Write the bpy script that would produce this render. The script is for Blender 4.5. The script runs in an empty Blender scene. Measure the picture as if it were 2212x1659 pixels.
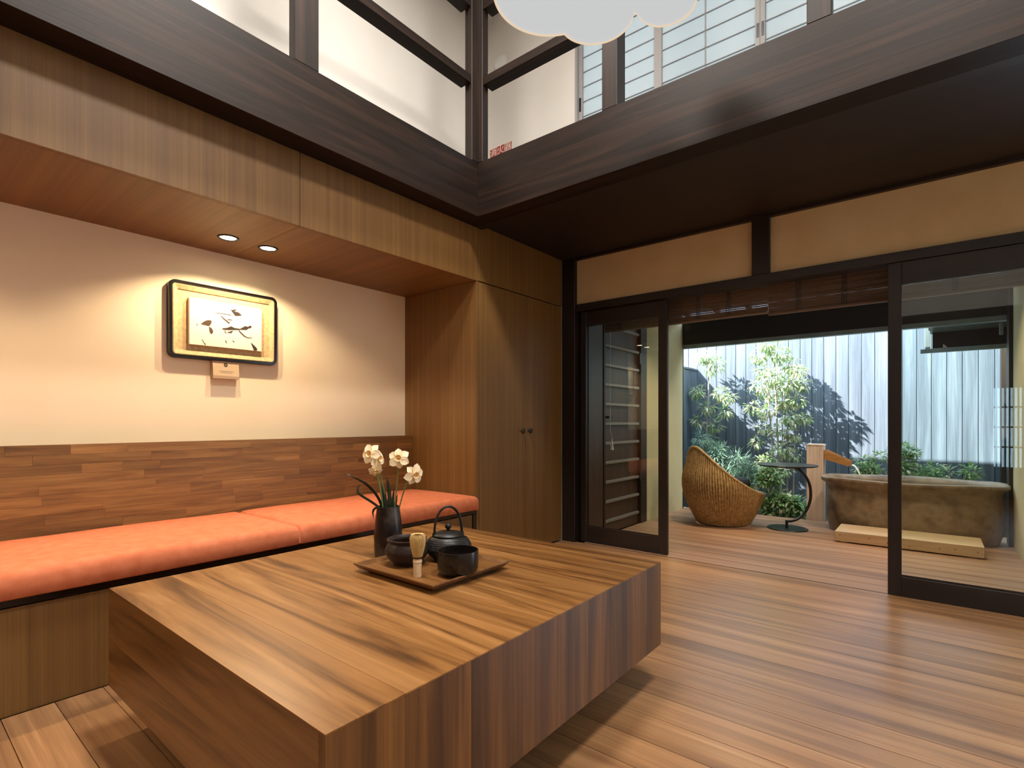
import bpy, bmesh, math, random
from mathutils import Vector, Matrix
random.seed(7)
S = bpy.context.scene
COL = S.collection
PI = math.pi
# ------------------------------------------------------------------ camera, world, sun, exposure
YAW = math.radians(38.851)
FPX, HOR, CXP, CAMZ = 1128.5, 911.0, 1106.0, 1.0
cd = bpy.data.cameras.new('camera'); cam = bpy.data.objects.new('camera', cd); COL.objects.link(cam)
cd.sensor_width = 36; cd.lens = FPX / 2212 * 36; cd.shift_y = (HOR - 829.5) / 2212; cd.clip_start = .02
cam.location = (0, 0, CAMZ); cam.rotation_euler = (PI / 2, 0, YAW); S.camera = cam
S.view_settings.view_transform = 'Standard'; S.view_settings.look = 'None'
S.view_settings.gamma = 1; S.view_settings.use_curve_mapping = False
S.view_settings.exposure = 1.2
W = bpy.data.worlds.new('sky'); S.world = W; W.use_nodes = True
bg = W.node_tree.nodes['Background']; bg.inputs[0].default_value = (.62, .80, 1, 1); bg.inputs[1].default_value = 3.6
sd = bpy.data.lights.new('sun', 'SUN'); sun = bpy.data.objects.new('sun', sd); COL.objects.link(sun)
sd.energy = 13.5; sd.angle = math.radians(.6); sd.color = (1, .98, .94)
sun.rotation_euler = Vector((.81, .68, -1)).to_track_quat('-Z', 'Y').to_euler(); sun.location = (-6, -4, 9)
SPOT_W, PEND_E, CEIL_FILL_W, VER_FILL_W = 11.5, .28, 58.0, 62.0

FW = Vector((-math.sin(YAW), math.cos(YAW), 0)); RT = Vector((math.cos(YAW), math.sin(YAW), 0)); UP = Vector((0, 0, 1))
def ray(x, y): return FW + RT * ((x - CXP) / FPX) + UP * ((HOR - y) / FPX)
def at(x, y, Y):                      # measured point of the photograph at a real distance Y into the room
    d = ray(x, y); return Vector((0, 0, CAMZ)) + d * (Y / d.y)

# ------------------------------------------------------------------ materials
def lin(c):
    c = c.lstrip('#'); o = []
    for i in (0, 2, 4):
        v = int(c[i:i+2], 16) / 255; o.append(v / 12.92 if v <= .04045 else ((v + .055) / 1.055) ** 2.4)
    return (*o, 1)
MAT = {}
def base(name, rough=.5, col='#808080', metal=0, spec=.5):
    m = bpy.data.materials.new(name); m.use_nodes = True; nt = m.node_tree
    b = nt.nodes['Principled BSDF']; b.inputs['Base Color'].default_value = lin(col)
    b.inputs['Roughness'].default_value = rough; b.inputs['Metallic'].default_value = metal
    b.inputs['Specular IOR Level'].default_value = spec
    MAT[name] = m
    return m, nt, b
def N(nt, t, **k):
    n = nt.nodes.new(t)
    for a, v in k.items(): setattr(n, a, v)
    return n
def ramp(nt, stops):
    r = N(nt, 'ShaderNodeValToRGB'); e = r.color_ramp.elements
    while len(e) < len(stops): e.new(.5)
    for i, (p, c) in enumerate(stops): e[i].position = p; e[i].color = lin(c)
    return r
def bump(nt, b, src, strength, dist=.002):
    bp = N(nt, 'ShaderNodeBump'); bp.inputs['Strength'].default_value = strength; bp.inputs['Distance'].default_value = dist
    nt.links.new(src, bp.inputs['Height']); nt.links.new(bp.outputs[0], b.inputs['Normal'])
def wood(name, cols, axis='X', along=.7, across=9, fine=110, rough=.45, bmp=.15, rv=.25, dist=.6, spec=.5, finef=.35, coat=0):
    m, nt, b = base(name, rough, spec=spec); L = nt.links.new
    tc = N(nt, 'ShaderNodeTexCoord'); oi = N(nt, 'ShaderNodeObjectInfo')
    cx = N(nt, 'ShaderNodeCombineXYZ')
    for i, k in enumerate((13.7, 29.3, 7.9)):
        mu = N(nt, 'ShaderNodeMath', operation='MULTIPLY'); mu.inputs[1].default_value = k
        L(oi.outputs['Random'], mu.inputs[0]); L(mu.outputs[0], cx.inputs[i])
    ad = N(nt, 'ShaderNodeVectorMath', operation='ADD'); L(tc.outputs['Object'], ad.inputs[0]); L(cx.outputs[0], ad.inputs[1])
    def noise(al, ac, det, rg, ds):
        mp = N(nt, 'ShaderNodeMapping'); sc = [ac] * 3; sc['XYZ'.index(axis)] = al; mp.inputs['Scale'].default_value = sc
        L(ad.outputs[0], mp.inputs[0]); n = N(nt, 'ShaderNodeTexNoise'); n.inputs['Scale'].default_value = 1
        n.inputs['Detail'].default_value = det; n.inputs['Roughness'].default_value = rg; n.inputs['Distortion'].default_value = ds
        L(mp.outputs[0], n.inputs[0]); return n.outputs[0]
    n1 = noise(along, across, 5, .62, dist); n2 = noise(along * 3, fine, 3, .6, 0)
    k = len(cols); r = ramp(nt, [(.28 + .44 * i / (k - 1), c) for i, c in enumerate(cols)]); L(n1, r.inputs[0])
    r2 = ramp(nt, [(.3, '#707070'), (.7, '#ffffff')]); L(n2, r2.inputs[0])
    mx = N(nt, 'ShaderNodeMix', data_type='RGBA', blend_type='MULTIPLY'); mx.inputs[0].default_value = finef
    L(r.outputs[0], mx.inputs[6]); L(r2.outputs[0], mx.inputs[7])
    mr = N(nt, 'ShaderNodeMapRange'); mr.inputs[3].default_value = 1 - rv; mr.inputs[4].default_value = 1 + rv
    L(oi.outputs['Random'], mr.inputs[0])
    hs = N(nt, 'ShaderNodeHueSaturation'); L(mx.outputs[2], hs.inputs['Color']); L(mr.outputs[0], hs.inputs['Value'])
    L(hs.outputs[0], b.inputs['Base Color'])
    if bmp: bump(nt, b, n2, bmp, .001)
    if coat: b.inputs['Coat Weight'].default_value = coat; b.inputs['Coat Roughness'].default_value = .25
    return m
def mottled(name, cols, scale=6, rough=.7, bmp=.1, det=5, metal=0, spec=.4, bscale=None):
    m, nt, b = base(name, rough, metal=metal, spec=spec); L = nt.links.new
    tc = N(nt, 'ShaderNodeTexCoord'); n = N(nt, 'ShaderNodeTexNoise'); n.inputs['Scale'].default_value = scale; n.inputs['Detail'].default_value = det
    L(tc.outputs['Object'], n.inputs[0]); k = len(cols)
    r = ramp(nt, [(.32 + .36 * i / max(1, k - 1), c) for i, c in enumerate(cols)]); L(n.outputs[0], r.inputs[0]); L(r.outputs[0], b.inputs['Base Color'])
    if bmp:
        n2 = N(nt, 'ShaderNodeTexNoise'); n2.inputs['Scale'].default_value = bscale or scale * 8; n2.inputs['Detail'].default_value = 4
        L(tc.outputs['Object'], n2.inputs[0]); bump(nt, b, n2.outputs[0], bmp)
    return m
def plain(name, col, rough=.5, metal=0, spec=.5): return base(name, rough, col, metal, spec)[0]
def emit(name, col, e, body=None):
    m, nt, b = base(name, .5, body or col); b.inputs['Emission Color'].default_value = lin(col); b.inputs['Emission Strength'].default_value = e; return m
def translucent(name, col, mixf, rough=.8, spec=.1):
    m, nt, b = base(name, rough, col, spec=spec); t = N(nt, 'ShaderNodeBsdfTranslucent'); t.inputs[0].default_value = lin(col)
    mx = N(nt, 'ShaderNodeMixShader'); mx.inputs[0].default_value = mixf
    nt.links.new(b.outputs[0], mx.inputs[1]); nt.links.new(t.outputs[0], mx.inputs[2]); nt.links.new(mx.outputs[0], nt.nodes['Material Output'].inputs[0]); return m
def glass(name, tint='#f4faf8', ior=1.45):
    m, nt, b = base(name); t = N(nt, 'ShaderNodeBsdfTransparent'); t.inputs[0].default_value = lin(tint)
    g = N(nt, 'ShaderNodeBsdfGlossy'); g.inputs['Roughness'].default_value = 0
    fr = N(nt, 'ShaderNodeFresnel'); fr.inputs[0].default_value = ior; mx = N(nt, 'ShaderNodeMixShader')
    L = nt.links.new; L(fr.outputs[0], mx.inputs[0]); L(t.outputs[0], mx.inputs[1]); L(g.outputs[0], mx.inputs[2]); L(mx.outputs[0], nt.nodes['Material Output'].inputs[0]); return m
def leafmat(name, cols):
    m, nt, b = base(name, .35); L = nt.links.new; ge = N(nt, 'ShaderNodeNewGeometry'); k = len(cols)
    r = ramp(nt, [(i / (k - 1), c) for i, c in enumerate(cols)]); L(ge.outputs['Random Per Island'], r.inputs[0]); L(r.outputs[0], b.inputs['Base Color'])
    t = N(nt, 'ShaderNodeBsdfTranslucent'); L(r.outputs[0], t.inputs[0]); mx = N(nt, 'ShaderNodeMixShader'); mx.inputs[0].default_value = .35
    L(b.outputs[0], mx.inputs[1]); L(t.outputs[0], mx.inputs[2]); L(mx.outputs[0], nt.nodes['Material Output'].inputs[0]); return m

BEAM = ['#150c08', '#241811', '#3a281d']
wood('beam_x', BEAM, 'X', .6, 12, 90, .5, .3, .05, 1.0, .25, .5); wood('beam_y', BEAM, 'Y', .6, 12, 90, .5, .3, .05, 1.0, .25, .5); wood('beam_z', BEAM, 'Z', .6, 12, 90, .5, .3, .08, .6, .35, .5)
DK = ['#140d0a', '#1f1511', '#2a1d17']
wood('dark_x', DK, 'X', .6, 9, 80, .45, .1, .05); wood('dark_z', DK, 'Z', .6, 9, 80, .45, .1, .05)
wood('soffit_dark', ['#1a110c', '#20150f', '#271a13'], 'X', .4, 5, 60, .6, .1, .05)
VEN = ['#6b4a25', '#785529', '#846030']
wood('veneer_z', VEN, 'Z', .3, 40, 300, .5, .1, .04, .05, finef=.35); wood('veneer_x', VEN, 'X', .3, 20, 200, .5, .1, .04, .05, finef=.25)
TBL = ['#35200f', '#613e1d', '#83592e', '#93683b', '#9f7446']
wood('table_x', TBL, 'X', .8, 9, 80, .34, .05, .10, 1.6, finef=.3); wood('table_z', ['#2a180a', '#4d2f15', '#6e4720', '#835a2c'], 'Z', .6, 14, 90, .38, .05, .22, .6, finef=.35)  # front planks get a darker palette, their shade put into the colour
FLR = ['#6e4c33', '#906846', '#aa7d54', '#bb9168']
wood('floor_plank', FLR, 'X', .55, 11, 90, .30, .12, .12, .5, finef=.35); wood('deck_plank', ['#8a6750', '#a67e60', '#b88f70', '#c4a185'], 'X', .5, 9, 80, .42, .2, .1, .4)
wood('stave', ['#634522', '#835d31', '#976f3c', '#a67e4a'], 'Y', 1.5, 24, 140, .45, .1, .22, .8)
wood('hinoki', ['#d2b084', '#dfc097', '#e8cca8'], 'X', 1, 14, 120, .55, .1, .04); wood('hinoki_z', ['#d5bba6', '#dfc8b5', '#e6d3c3'], 'Z', 1, 14, 120, .55, .1, .04)
wood('spout_wood', ['#9a6a35', '#b58045', '#c28f55'], 'X', 2, 30, 150, .5, .1, .05)
wood('tray_wood', ['#5a3719', '#724a22', '#8a5e2f'], 'X', 2, 30, 160, .4, .05, .05)
wood('fence_wood', ['#4a545f', '#5d6975', '#75818c'], 'Z', .6, 14, 110, .6, .3, .07, .5); 
wood('panel_door', ['#33231b', '#442f25', '#523a2f'], 'Z', .5, 12, 90, .4, .1, .05)
wood('bark', ['#8d8073', '#a89b8c', '#c2b8a8'], 'Z', 6, 40, 90, .8, .3, .05)
mottled('plaster_white', ['#d9d4cc', '#dfdad3', '#e3dfd8'], 1.2, .9, .05)
mottled('plaster_cream', ['#e6d5b4', '#ead9ba', '#eedec2'], 1.5, .9, .06)
mottled('transom', ['#c6ab7c', '#ccb286', '#d2b98f'], 3, .9, .12, bscale=120)
mottled('plaster_garden', ['#bcae84', '#c2b58c', '#c9bd97'], 1.5, .9, .06)
mottled('soil', ['#2d2a22', '#403b2f', '#55503f'], 9, .95, .5)
mottled('fabric_orange', ['#c46c48', '#cc744f', '#d37c57'], 20, .85, .25, bscale=400, spec=.2)
mottled('fabric_dark', ['#23282c', '#2c3237'], 30, .85, .2, bscale=300, spec=.2)
mottled('tub_clay', ['#5f5040', '#776550', '#8b7860', '#6f6453'], 7, .42, .8, 8, bscale=22)
mottled('vase_glaze', ['#100b09', '#1d1512', '#4a3f3a'], 14, .32, .15, 6, spec=.35)
mottled('pot_clay', ['#1f1512', '#2a1d19', '#34251f'], 30, .45, .15, spec=.3)
mottled('iron', ['#0b0908', '#13110f', '#1c1917'], 30, .45, .25, spec=.4)
mottled('raku', ['#0e0c0b', '#171412', '#2b241c'], 16, .22, .1)
mottled('mat_cloth', ['#b3966a', '#bda276', '#c7ae84'], 60, .9, .2, bscale=300)
mottled('wicker', ['#8a6e45', '#a88755', '#bf9f6b'], 40, .5, .15)
mottled('metal_grey', ['#7d8a88', '#8c9896'], 10, .4, .05, metal=.6)
plain('black_metal', '#121314', .35); plain('black_lacquer', '#0d0807', .18); plain('paper_white', '#ddd4bf', .9); plain('white_plastic', '#e9e9e6', .4)
plain('ink', '#4a3524', .8); plain('ink_dark', '#33241a', .8); plain('card', '#b89f80', .8); plain('sign_red', '#a8321f', .5); plain('sign_white', '#f2ece2', .6)
plain('shoji_wood', '#9d9b9a', .6); plain('pull_black', '#0b0b0b', .4); plain('bamboo', '#c9a86a', .5); plain('thread', '#2a211b', .8); plain('bamboo_handle', '#d8bd98', .5)
plain('batten_lit', '#77706a', .4); plain('bead_dark', '#0e0c0b', .4)  # battens lighter than the door: the light they catch is in the colour
wood('blind_slat', ['#5c4636', '#725a48', '#846a56'], 'X', 1, 60, 200, .6, .2, .03)
translucent('shoji_paper', '#bdbfbc', .5); translucent('window_paper', '#eef0ec', .6)
glass('pane'); 
emit('pendant_glow', '#f2f5f5', PEND_E, '#303030'); emit('pendant_shell', '#ffe2c0', .34, '#303030'); emit('bulb', '#ffe2b8', 18)
plain('petal', '#f6e3bd', .6); plain('corona', '#eeca8c', .6); plain('stem_green', '#5c6a3a', .5); leafmat('strap_leaf', ['#1d241a', '#2d3526', '#3a4130'])
leafmat('leaf_a', ['#86a56e', '#b4c995', '#5f8f48', '#dfd5ba', '#90b27a', '#e6cfb8']); leafmat('leaf_b', ['#4d7a3e', '#6f9a5a', '#8fb37a', '#a9c79a', '#d8cfb0']); leafmat('leaf_c', ['#5a7a66', '#7a9a88', '#94ad9c', '#6b8f62'])
def water_mat(name, rough):
    m, nt, b = base(name, rough, '#dfeef2'); b.inputs['Transmission Weight'].default_value = .9; b.inputs['IOR'].default_value = 1.33
water_mat('water', .05)

# ------------------------------------------------------------------ mesh helpers
def wl(o):
    v = Vector((0, 0, 0))
    while o: v += o.location; o = o.parent
    return v
def mk(name, bm, mat, parent=None, smooth=None, loc=None):
    """bm in world coordinates -> one mesh object (origin at loc, or at the parent's origin)"""
    if parent is not None: off = wl(parent)
    elif loc is not None: off = Vector(loc)
    else:
        xs = [v.co for v in bm.verts]; off = Vector(((min(v.x for v in xs) + max(v.x for v in xs)) / 2, (min(v.y for v in xs) + max(v.y for v in xs)) / 2, min(v.z for v in xs)))
    bmesh.ops.translate(bm, verts=bm.verts, vec=-off); bmesh.ops.recalc_face_normals(bm, faces=bm.faces)
    me = bpy.data.meshes.new(name); bm.to_mesh(me); bm.free()
    mats = mat if isinstance(mat, (list, tuple)) else [mat]
    for q in mats: me.materials.append(MAT[q])
    o = bpy.data.objects.new(name, me); COL.objects.link(o)
    if smooth is not None:
        for p in me.polygons: p.use_smooth = True
        me.set_sharp_from_angle(angle=math.radians(smooth))
    if parent is not None: o.parent = parent
    else: o.location = off
    return o
def thing(name, loc, label=None, cat=None, group=None, kind=None):
    o = bpy.data.objects.new(name, None); COL.objects.link(o); o.location = loc; o.empty_display_size = .05; return tag(o, label, cat, group, kind)
def tag(o, label=None, cat=None, group=None, kind=None):
    for k, v in (('label', label), ('category', cat), ('group', group), ('kind', kind)):
        if v: o[k] = v
    return o
def box(bm, x0, x1, y0, y1, z0, z1, bev=0, seg=1):
    r = bmesh.ops.create_cube(bm, size=1, matrix=Matrix.Translation(((x0+x1)/2, (y0+y1)/2, (z0+z1)/2)) @ Matrix.Diagonal((abs(x1-x0), abs(y1-y0), abs(z1-z0), 1)))
    if bev:
        es = list({e for v in r['verts'] for e in v.link_edges}); bmesh.ops.bevel(bm, geom=es, offset=bev, segments=seg, profile=.5, affect='EDGES')
    return bm
def bx(*a, **k): return box(bmesh.new(), *a, **k)
def tube(bm, pts, r, n=8, cap=True, flat=1.0):
    pts = [Vector(p) for p in pts]; rr = r if isinstance(r, (list, tuple)) else [r] * len(pts); rings = []; ref = None
    for i, p in enumerate(pts):
        t = (pts[min(i+1, len(pts)-1)] - pts[max(i-1, 0)]).normalized()
        if ref is None: ref = t.orthogonal().normalized()
        a = (ref - t * ref.dot(t)); a = a.normalized() if a.length > 1e-6 else t.orthogonal().normalized(); ref = a; b = t.cross(a)
        rings.append([bm.verts.new(p + a * (math.cos(2*PI*k/n) * rr[i]) + b * (math.sin(2*PI*k/n) * rr[i] * flat)) for k in range(n)])
    for i in range(len(rings) - 1):
        for k in range(n): bm.faces.new((rings[i][k], rings[i][(k+1) % n], rings[i+1][(k+1) % n], rings[i+1][k]))
    if cap:
        bm.faces.new(rings[0][::-1]); bm.faces.new(rings[-1])
    return bm
def lathe(bm, prof, c, n=32, sx=1, sy=1, sq=2.0):
    c = Vector(c); rings = []
    for r, z in prof:
        if r <= 1e-5: rings.append([bm.verts.new(c + UP * z)]); continue
        ring = []
        for k in range(n):
            a = 2*PI*k/n; u, v = math.cos(a), math.sin(a)
            if sq != 2: u = math.copysign(abs(u) ** (2/sq), u); v = math.copysign(abs(v) ** (2/sq), v)
            ring.append(bm.verts.new(c + Vector((r*u*sx, r*v*sy, z))))
        rings.append(ring)
    for A, B_ in zip(rings, rings[1:]):
        if len(A) == 1 and len(B_) == 1: continue
        for k in range(n):
            j = (k+1) % n
            if len(A) == 1: bm.faces.new((A[0], B_[j], B_[k]))
            elif len(B_) == 1: bm.faces.new((A[k], A[j], B_[0]))
            else: bm.faces.new((A[k], A[j], B_[j], B_[k]))
    if len(rings[0]) > 1: bm.faces.new(rings[0][::-1])
    if len(rings[-1]) > 1: bm.faces.new(rings[-1])
    return bm
def prism(bm, pts, f):
    """closed polygon pts (2d) -> solid between f(p,0) and f(p,1)"""
    a = [bm.verts.new(f(p, 0)) for p in pts]; b = [bm.verts.new(f(p, 1)) for p in pts]; n = len(pts)
    bm.faces.new(a[::-1]); bm.faces.new(b)
    for k in range(n): bm.faces.new((a[k], a[(k+1) % n], b[(k+1) % n], b[k]))
    return bm
ntrim = [0]
def trim(bm, mat, label=None, name=None, smooth=None):
    ntrim[0] += 1
    return tag(mk(name or 'trim_%d' % ntrim[0], bm, mat, smooth=smooth), label, None, None, 'structure')
def struct(name, bm, mat, label=None): return tag(mk(name, bm, mat), label, None, None, 'structure')

# ------------------------------------------------------------------ dimensions
XW, XF, XR = -3.19, -2.435, 1.75          # left wall, bench/cabinet front, right wall
YB, YG, YU = -1.8, 3.73, 3.55             # wall behind the camera, glass door line, upper back wall
ZC, ZS, ZU = 2.36, 1.967, 4.62            # low ceiling, niche soffit, upper ceiling
XBM, YBM, ZB0, ZB1 = -2.296, 2.50, 2.33, 2.68   # void edge beams
# ------------------------------------------------------------------ floor with planks
fl = struct('floor', bx(XW - .1, XR, YB, YG - .002, -.12, -.022), 'soil', 'orange-brown plank floor of the room')
PW, GAP = .1388, .0022
x0, x1 = XF, XR
pm = bx(-(x1-x0)/2, (x1-x0)/2, -PW/2 + GAP/2, PW/2 - GAP/2, -.022, 0)
def rowpieces(parent, bm, mat, name, xc, rows, w):
    o0 = mk(name, bm, mat, loc=(0, 0, 0)); first = True; pl = wl(parent)
    for y in rows:
        o = o0 if first else o0.copy()
        if not first: COL.objects.link(o)
        o.parent = parent; o.location = Vector((xc, y, 0)) - pl; first = False
rows = []; y = 2.232 + PW / 2
while y + PW/2 < YG: y += PW
y -= PW
while y > YB: rows.append(y); y -= PW
rowpieces(fl, pm, 'floor_plank', 'plank', (x0+x1)/2, rows, PW)
ytop = max(rows) + PW/2
fm = bx(x0, x1, ytop + GAP/2, YG - .003, -.022, 0, bev=.001); mk('plank', fm, 'floor_plank', fl)
# veranda deck
dk = struct('floor_veranda', bx(-2.35, .62, YG, 6.2, -.14, -.026), 'soil', 'brown plank deck of the veranda')
DW = .1533; drows = [YG + .012 + DW * (i + .5) for i in range(15)]
dm = bx(-(2.85)/2, 2.85/2, -DW/2 + .0024, DW/2 - .0024, -.026, 0)
rowpieces(dk, dm, 'deck_plank', 'plank', -2.25 + 2.85/2, drows, DW)
mk('plank', bx(-.83, .6, 6.045, 6.195, -.026, 0, bev=.0015), 'deck_plank', dk)
mk('threshold', bx(-2.43, XR, YG - .001, YG + .0115, -.026, -.001), 'dark_x', dk)
# ------------------------------------------------------------------ walls
struct('wall_left', bx(XW - .1, XW, YB, 3.9, -.1, ZU + .1), 'plaster_cream', 'cream plaster wall behind the bench')
struct('wall_back', bx(XW, .62, YB - .1, YB, -.1, 2.5), 'panel_door'); struct('wall_back_upper', bx(XW, XR + .1, YB - .1, YB, 2.5, ZU + .1), 'plaster_white')
bm = bx(.62, XR + .1, YB - .1, YB, -.1, .38); box(bm, .62, XR + .1, YB - .1, YB, 1.47, 2.5); box(bm, 1.02, XR + .1, YB - .1, YB, .38, 1.47); struct('wall_back_window_side', bm, 'panel_door')
struct('wall_cabinet_side', bx(XW, -2.44, YG - .025, YG + .09, -.1, ZC), 'plaster_white')
struct('wall_right', bx(XR, XR + .1, YB, 3.9, -.1, ZU + .1), 'plaster_white')
struct('ceiling', bx(XW - .1, XR + .1, YB - .1, 3.7, ZU, ZU + .1), 'plaster_white')
# upper left wall (white, above the niche) and upper back wall with shoji opening
struct('wall_upper_left', bx(XW, XW + .012, YB, YU, ZC + .12, ZU), 'plaster_white', 'white upper-floor wall behind the railing')
SX0, SX1, SZ0, SZ1 = -2.205, 1.20, 2.62, 4.38
bm = bx(XW, SX0, YU, YU + .1, ZC + .1, ZU); box(bm, SX0, SX1, YU, YU + .1, SZ1, ZU); box(bm, SX1, XR, YU, YU + .1, ZC + .1, ZU); box(bm, SX0, SX1, YU, YU + .1, ZC + .1, SZ0)
struct('wall_upper_back', bm, 'plaster_white', 'white upper-floor wall around the shoji screens')
# lattice window behind the camera
wn = tag(thing('window_4', (.82, YB, .38)), 'white lattice window in the wall behind', None, None, 'structure')
mk('glass_pane', bx(.62, 1.02, YB - .06, YB - .056, .38, 1.47), 'pane', wn)
bm = bx(.62, 1.02, YB - .05, YB - .01, .38, .41); box(bm, .62, 1.02, YB - .05, YB - .01, 1.44, 1.47); mk('window_frame', bm, 'dark_x', wn)
first = None
for i in range(10):
    x = .64 + i * .0415
    if first is None: first = mk('bar', bx(x, x + .016, YB - .045, YB - .02, .41, 1.44), 'dark_z', wn)
    else:
        o = first.copy(); COL.objects.link(o); o.location.x = i * .0415
for z in (.66, .92, 1.18): mk('rail', bx(.62, 1.02, YB - .05, YB - .045, z, z + .02), 'dark_x', wn)
# low ceiling beyond the void and floor slab of the upper level
struct('ceiling_low', bx(XW, XR, YBM + .12, 3.9, ZC, ZC + .12), 'soffit_dark', 'dark brown low ceiling in front of the glass doors')
# beams around the void
trim(bx(XBM - .139, XBM, YB, YBM, ZB0, 2.60, bev=.0012), 'beam_y', 'dark timber beam above the bench niche')
trim(bx(XBM - .139, XBM - .004, YB, YBM, 2.6005, ZB1, bev=.0012), 'beam_y', 'dark timber sill on the beam above the bench niche')
trim(bx(XBM - .139, XR, YBM, YBM + .13, ZB0, 2.60, bev=.0012), 'beam_x', 'long dark timber beam facing the void')
trim(bx(XBM - .139, XR, YBM + .004, YBM + .13, 2.6005, ZB1, bev=.0012), 'beam_x', 'dark timber sill on the long beam facing the void')
trim(bx(XW, XBM - .14, YB, YBM + .1, ZC - .005, ZC + .12), 'soffit_dark')
trim(bx(XF, XR, YBM + .13, YBM + .19, ZC - .03, ZC), 'soffit_dark')
# posts and rails of the upper railing
bm = bx(-2.36, XBM - .002, 2.445, YBM + .06, ZB1, ZU, bev=.002); box(bm, -2.36, -2.262, YBM + .002, YBM + .06, ZB1, ZU, bev=.002)
trim(bm, 'beam_z', 'dark timber corner post above the beams')
trim(bx(XBM - .055, XBM - .004, 1.251, 1.375, ZB1, ZU, bev=.003), 'beam_z', 'dark timber post standing on the beam above the niche')
trim(bx(XBM - .12, XBM - .004, .05, .174, ZB1, ZU, bev=.003), 'beam_z')
trim(bx(-1.394, -1.303, YBM + .004, YBM + .10, ZB1, ZU, bev=.003), 'beam_z', 'dark timber post in front of the shoji screens')
trim(bx(-.416, -.325, YBM + .004, YBM + .06, ZB1, ZU, bev=.003), 'beam_z', 'dark timber post on the long beam')
trim(bx(.56, .67, YBM + .004, YBM + .12, ZB1, ZU, bev=.003), 'beam_z')
for z in (3.175, 3.665):
    trim(bx(XBM - .1, XBM - .012, 1.375, 2.445, z, z + .055, bev=.002), 'beam_y', 'dark handrail over the beam above the niche')
    trim(bx(XBM - .1, XBM - .012, .174, 1.251, z, z + .055, bev=.002), 'beam_y')
    trim(bx(-2.262, -1.394, YBM + .012, YBM + .1, z, z + .055, bev=.002), 'beam_x', 'dark handrail between corner post and next post')
# ------------------------------------------------------------------ niche: fascia, soffit panels
ys = [YB, -.95, .2, 1.353, 2.655]
for a, b_ in zip(ys, ys[1:]):
    trim(bx(XF - .02, XF, a + .001, b_ - .001, ZS, ZC - .006, bev=.001), 'veneer_z', 'brown veneer fascia panel above the bench niche' if b_ > .3 else None)
    if b_ > 0: trim(bx(XW, XF - .021, a + .001, b_ - .001 - (.02 if b_ > 2.6 else 0), ZS, ZS + .02), 'veneer_x', 'brown veneer soffit panel over the bench')
trim(bx(XF - .02, XF, 2.657, 3.69, ZS + .004, ZC - .002, bev=.001), 'veneer_z', 'brown veneer panel above the cabinet doors')
# downlights
def downlight(x, y, label, group, dim=1.0):
    t = thing('downlight', (x, y, ZS), label, 'downlight', group)
    bm = lathe(bmesh.new(), [(.047, -.003), (.047, .0), (.041, .0), (.041, -.003)], (x, y, ZS), 32)
    bm2 = bmesh.new(); n = 32
    rings = [[bm2.verts.new((x + r*math.cos(2*PI*k/n), y + r*math.sin(2*PI*k/n), ZS + z)) for k in range(n)] for r, z in ((.053, -.0005), (.050, -.006), (.042, -.006), (.037, .0))]
    for A, B_ in zip(rings, rings[1:]):
        for k in range(n): bm2.faces.new((A[k], A[(k+1) % n], B_[(k+1) % n], B_[k]))
    bm.free(); mk('trim_ring', bm2, 'black_metal', t, 40)
    mk('lens', lathe(bmesh.new(), [(0, -.0012), (.038, -.0012), (.038, -.0004), (0, -.0004)], (x, y, ZS), 28), 'bulb', t)
    ld = bpy.data.lights.new('downlight_lamp', 'SPOT'); ld.energy = SPOT_W * dim; ld.color = (1, .78, .52); ld.spot_size = math.radians(134); ld.spot_blend = .32; ld.shadow_soft_size = .012
    lo = bpy.data.objects.new('downlight_lamp', ld); COL.objects.link(lo); lo.parent = t; lo.location = (0, 0, -.012)
downlight(-2.88, 1.201, 'glowing downlight above the framed calligraphy, farther from the cabinet', 'downlights in the niche soffit')
downlight(-2.884, 1.414, 'glowing downlight above the framed calligraphy, closer to the cabinet', 'downlights in the niche soffit')
downlight(-2.88, -.52, 'added unseen downlight over the far end of the bench, away from the cabinet', 'downlights in the niche soffit', .85)  # second pair is out of view, added to brighten the niche wall
downlight(-2.884, -.31, 'added unseen downlight over the far end of the bench, beside another downlight', 'downlights in the niche soffit', .85)
# ------------------------------------------------------------------ cabinet
cb = thing('cabinet', (-2.8, 3.16, 0), 'tall brown veneer cabinet with two flush doors beside the bench', 'cabinet')
bm = bx(XW + .002, XF - .022, 2.636, 2.655, 0, ZS - .001); box(bm, XW + .002, XF - .022, 3.67, 3.69, 0, ZS); box(bm, XW + .002, XW + .02, 2.655, 3.67, 0, ZS); box(bm, XW + .02, XF - .03, 2.655, 3.67, .02, .04)
mk('body', bm, 'veneer_z', cb)
mk('edge_strip', bx(XF - .022, XF, 2.636, 2.660, 0, ZS - .002, bev=.001), 'veneer_z', cb)
def lathe_x(bm, prof, c, n=24):
    b2 = lathe(bmesh.new(), prof, (0, 0, 0), n); bmesh.ops.transform(b2, verts=b2.verts, matrix=Matrix.Translation(c) @ Matrix.Rotation(PI/2, 4, 'Y'))
    me = bpy.data.meshes.new('t'); b2.to_mesh(me); b2.free(); bm.from_mesh(me); bpy.data.meshes.remove(me); return bm
for a, b_, ky in ((2.664, 3.185, 3.141), (3.189, 3.686, 3.234)):
    d = mk('door', bx(XF - .02, XF, a, b_, .012, ZS - .004, bev=.001), 'veneer_z', cb)
    kn = mk('knob', lathe_x(bmesh.new(), [(.010, 0), (.009, .008), (.017, .014), (.019, .02), (.015, .026), (.006, .028), (0, .024)], (XF, ky, .93)), 'black_metal', d, 50)
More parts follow.
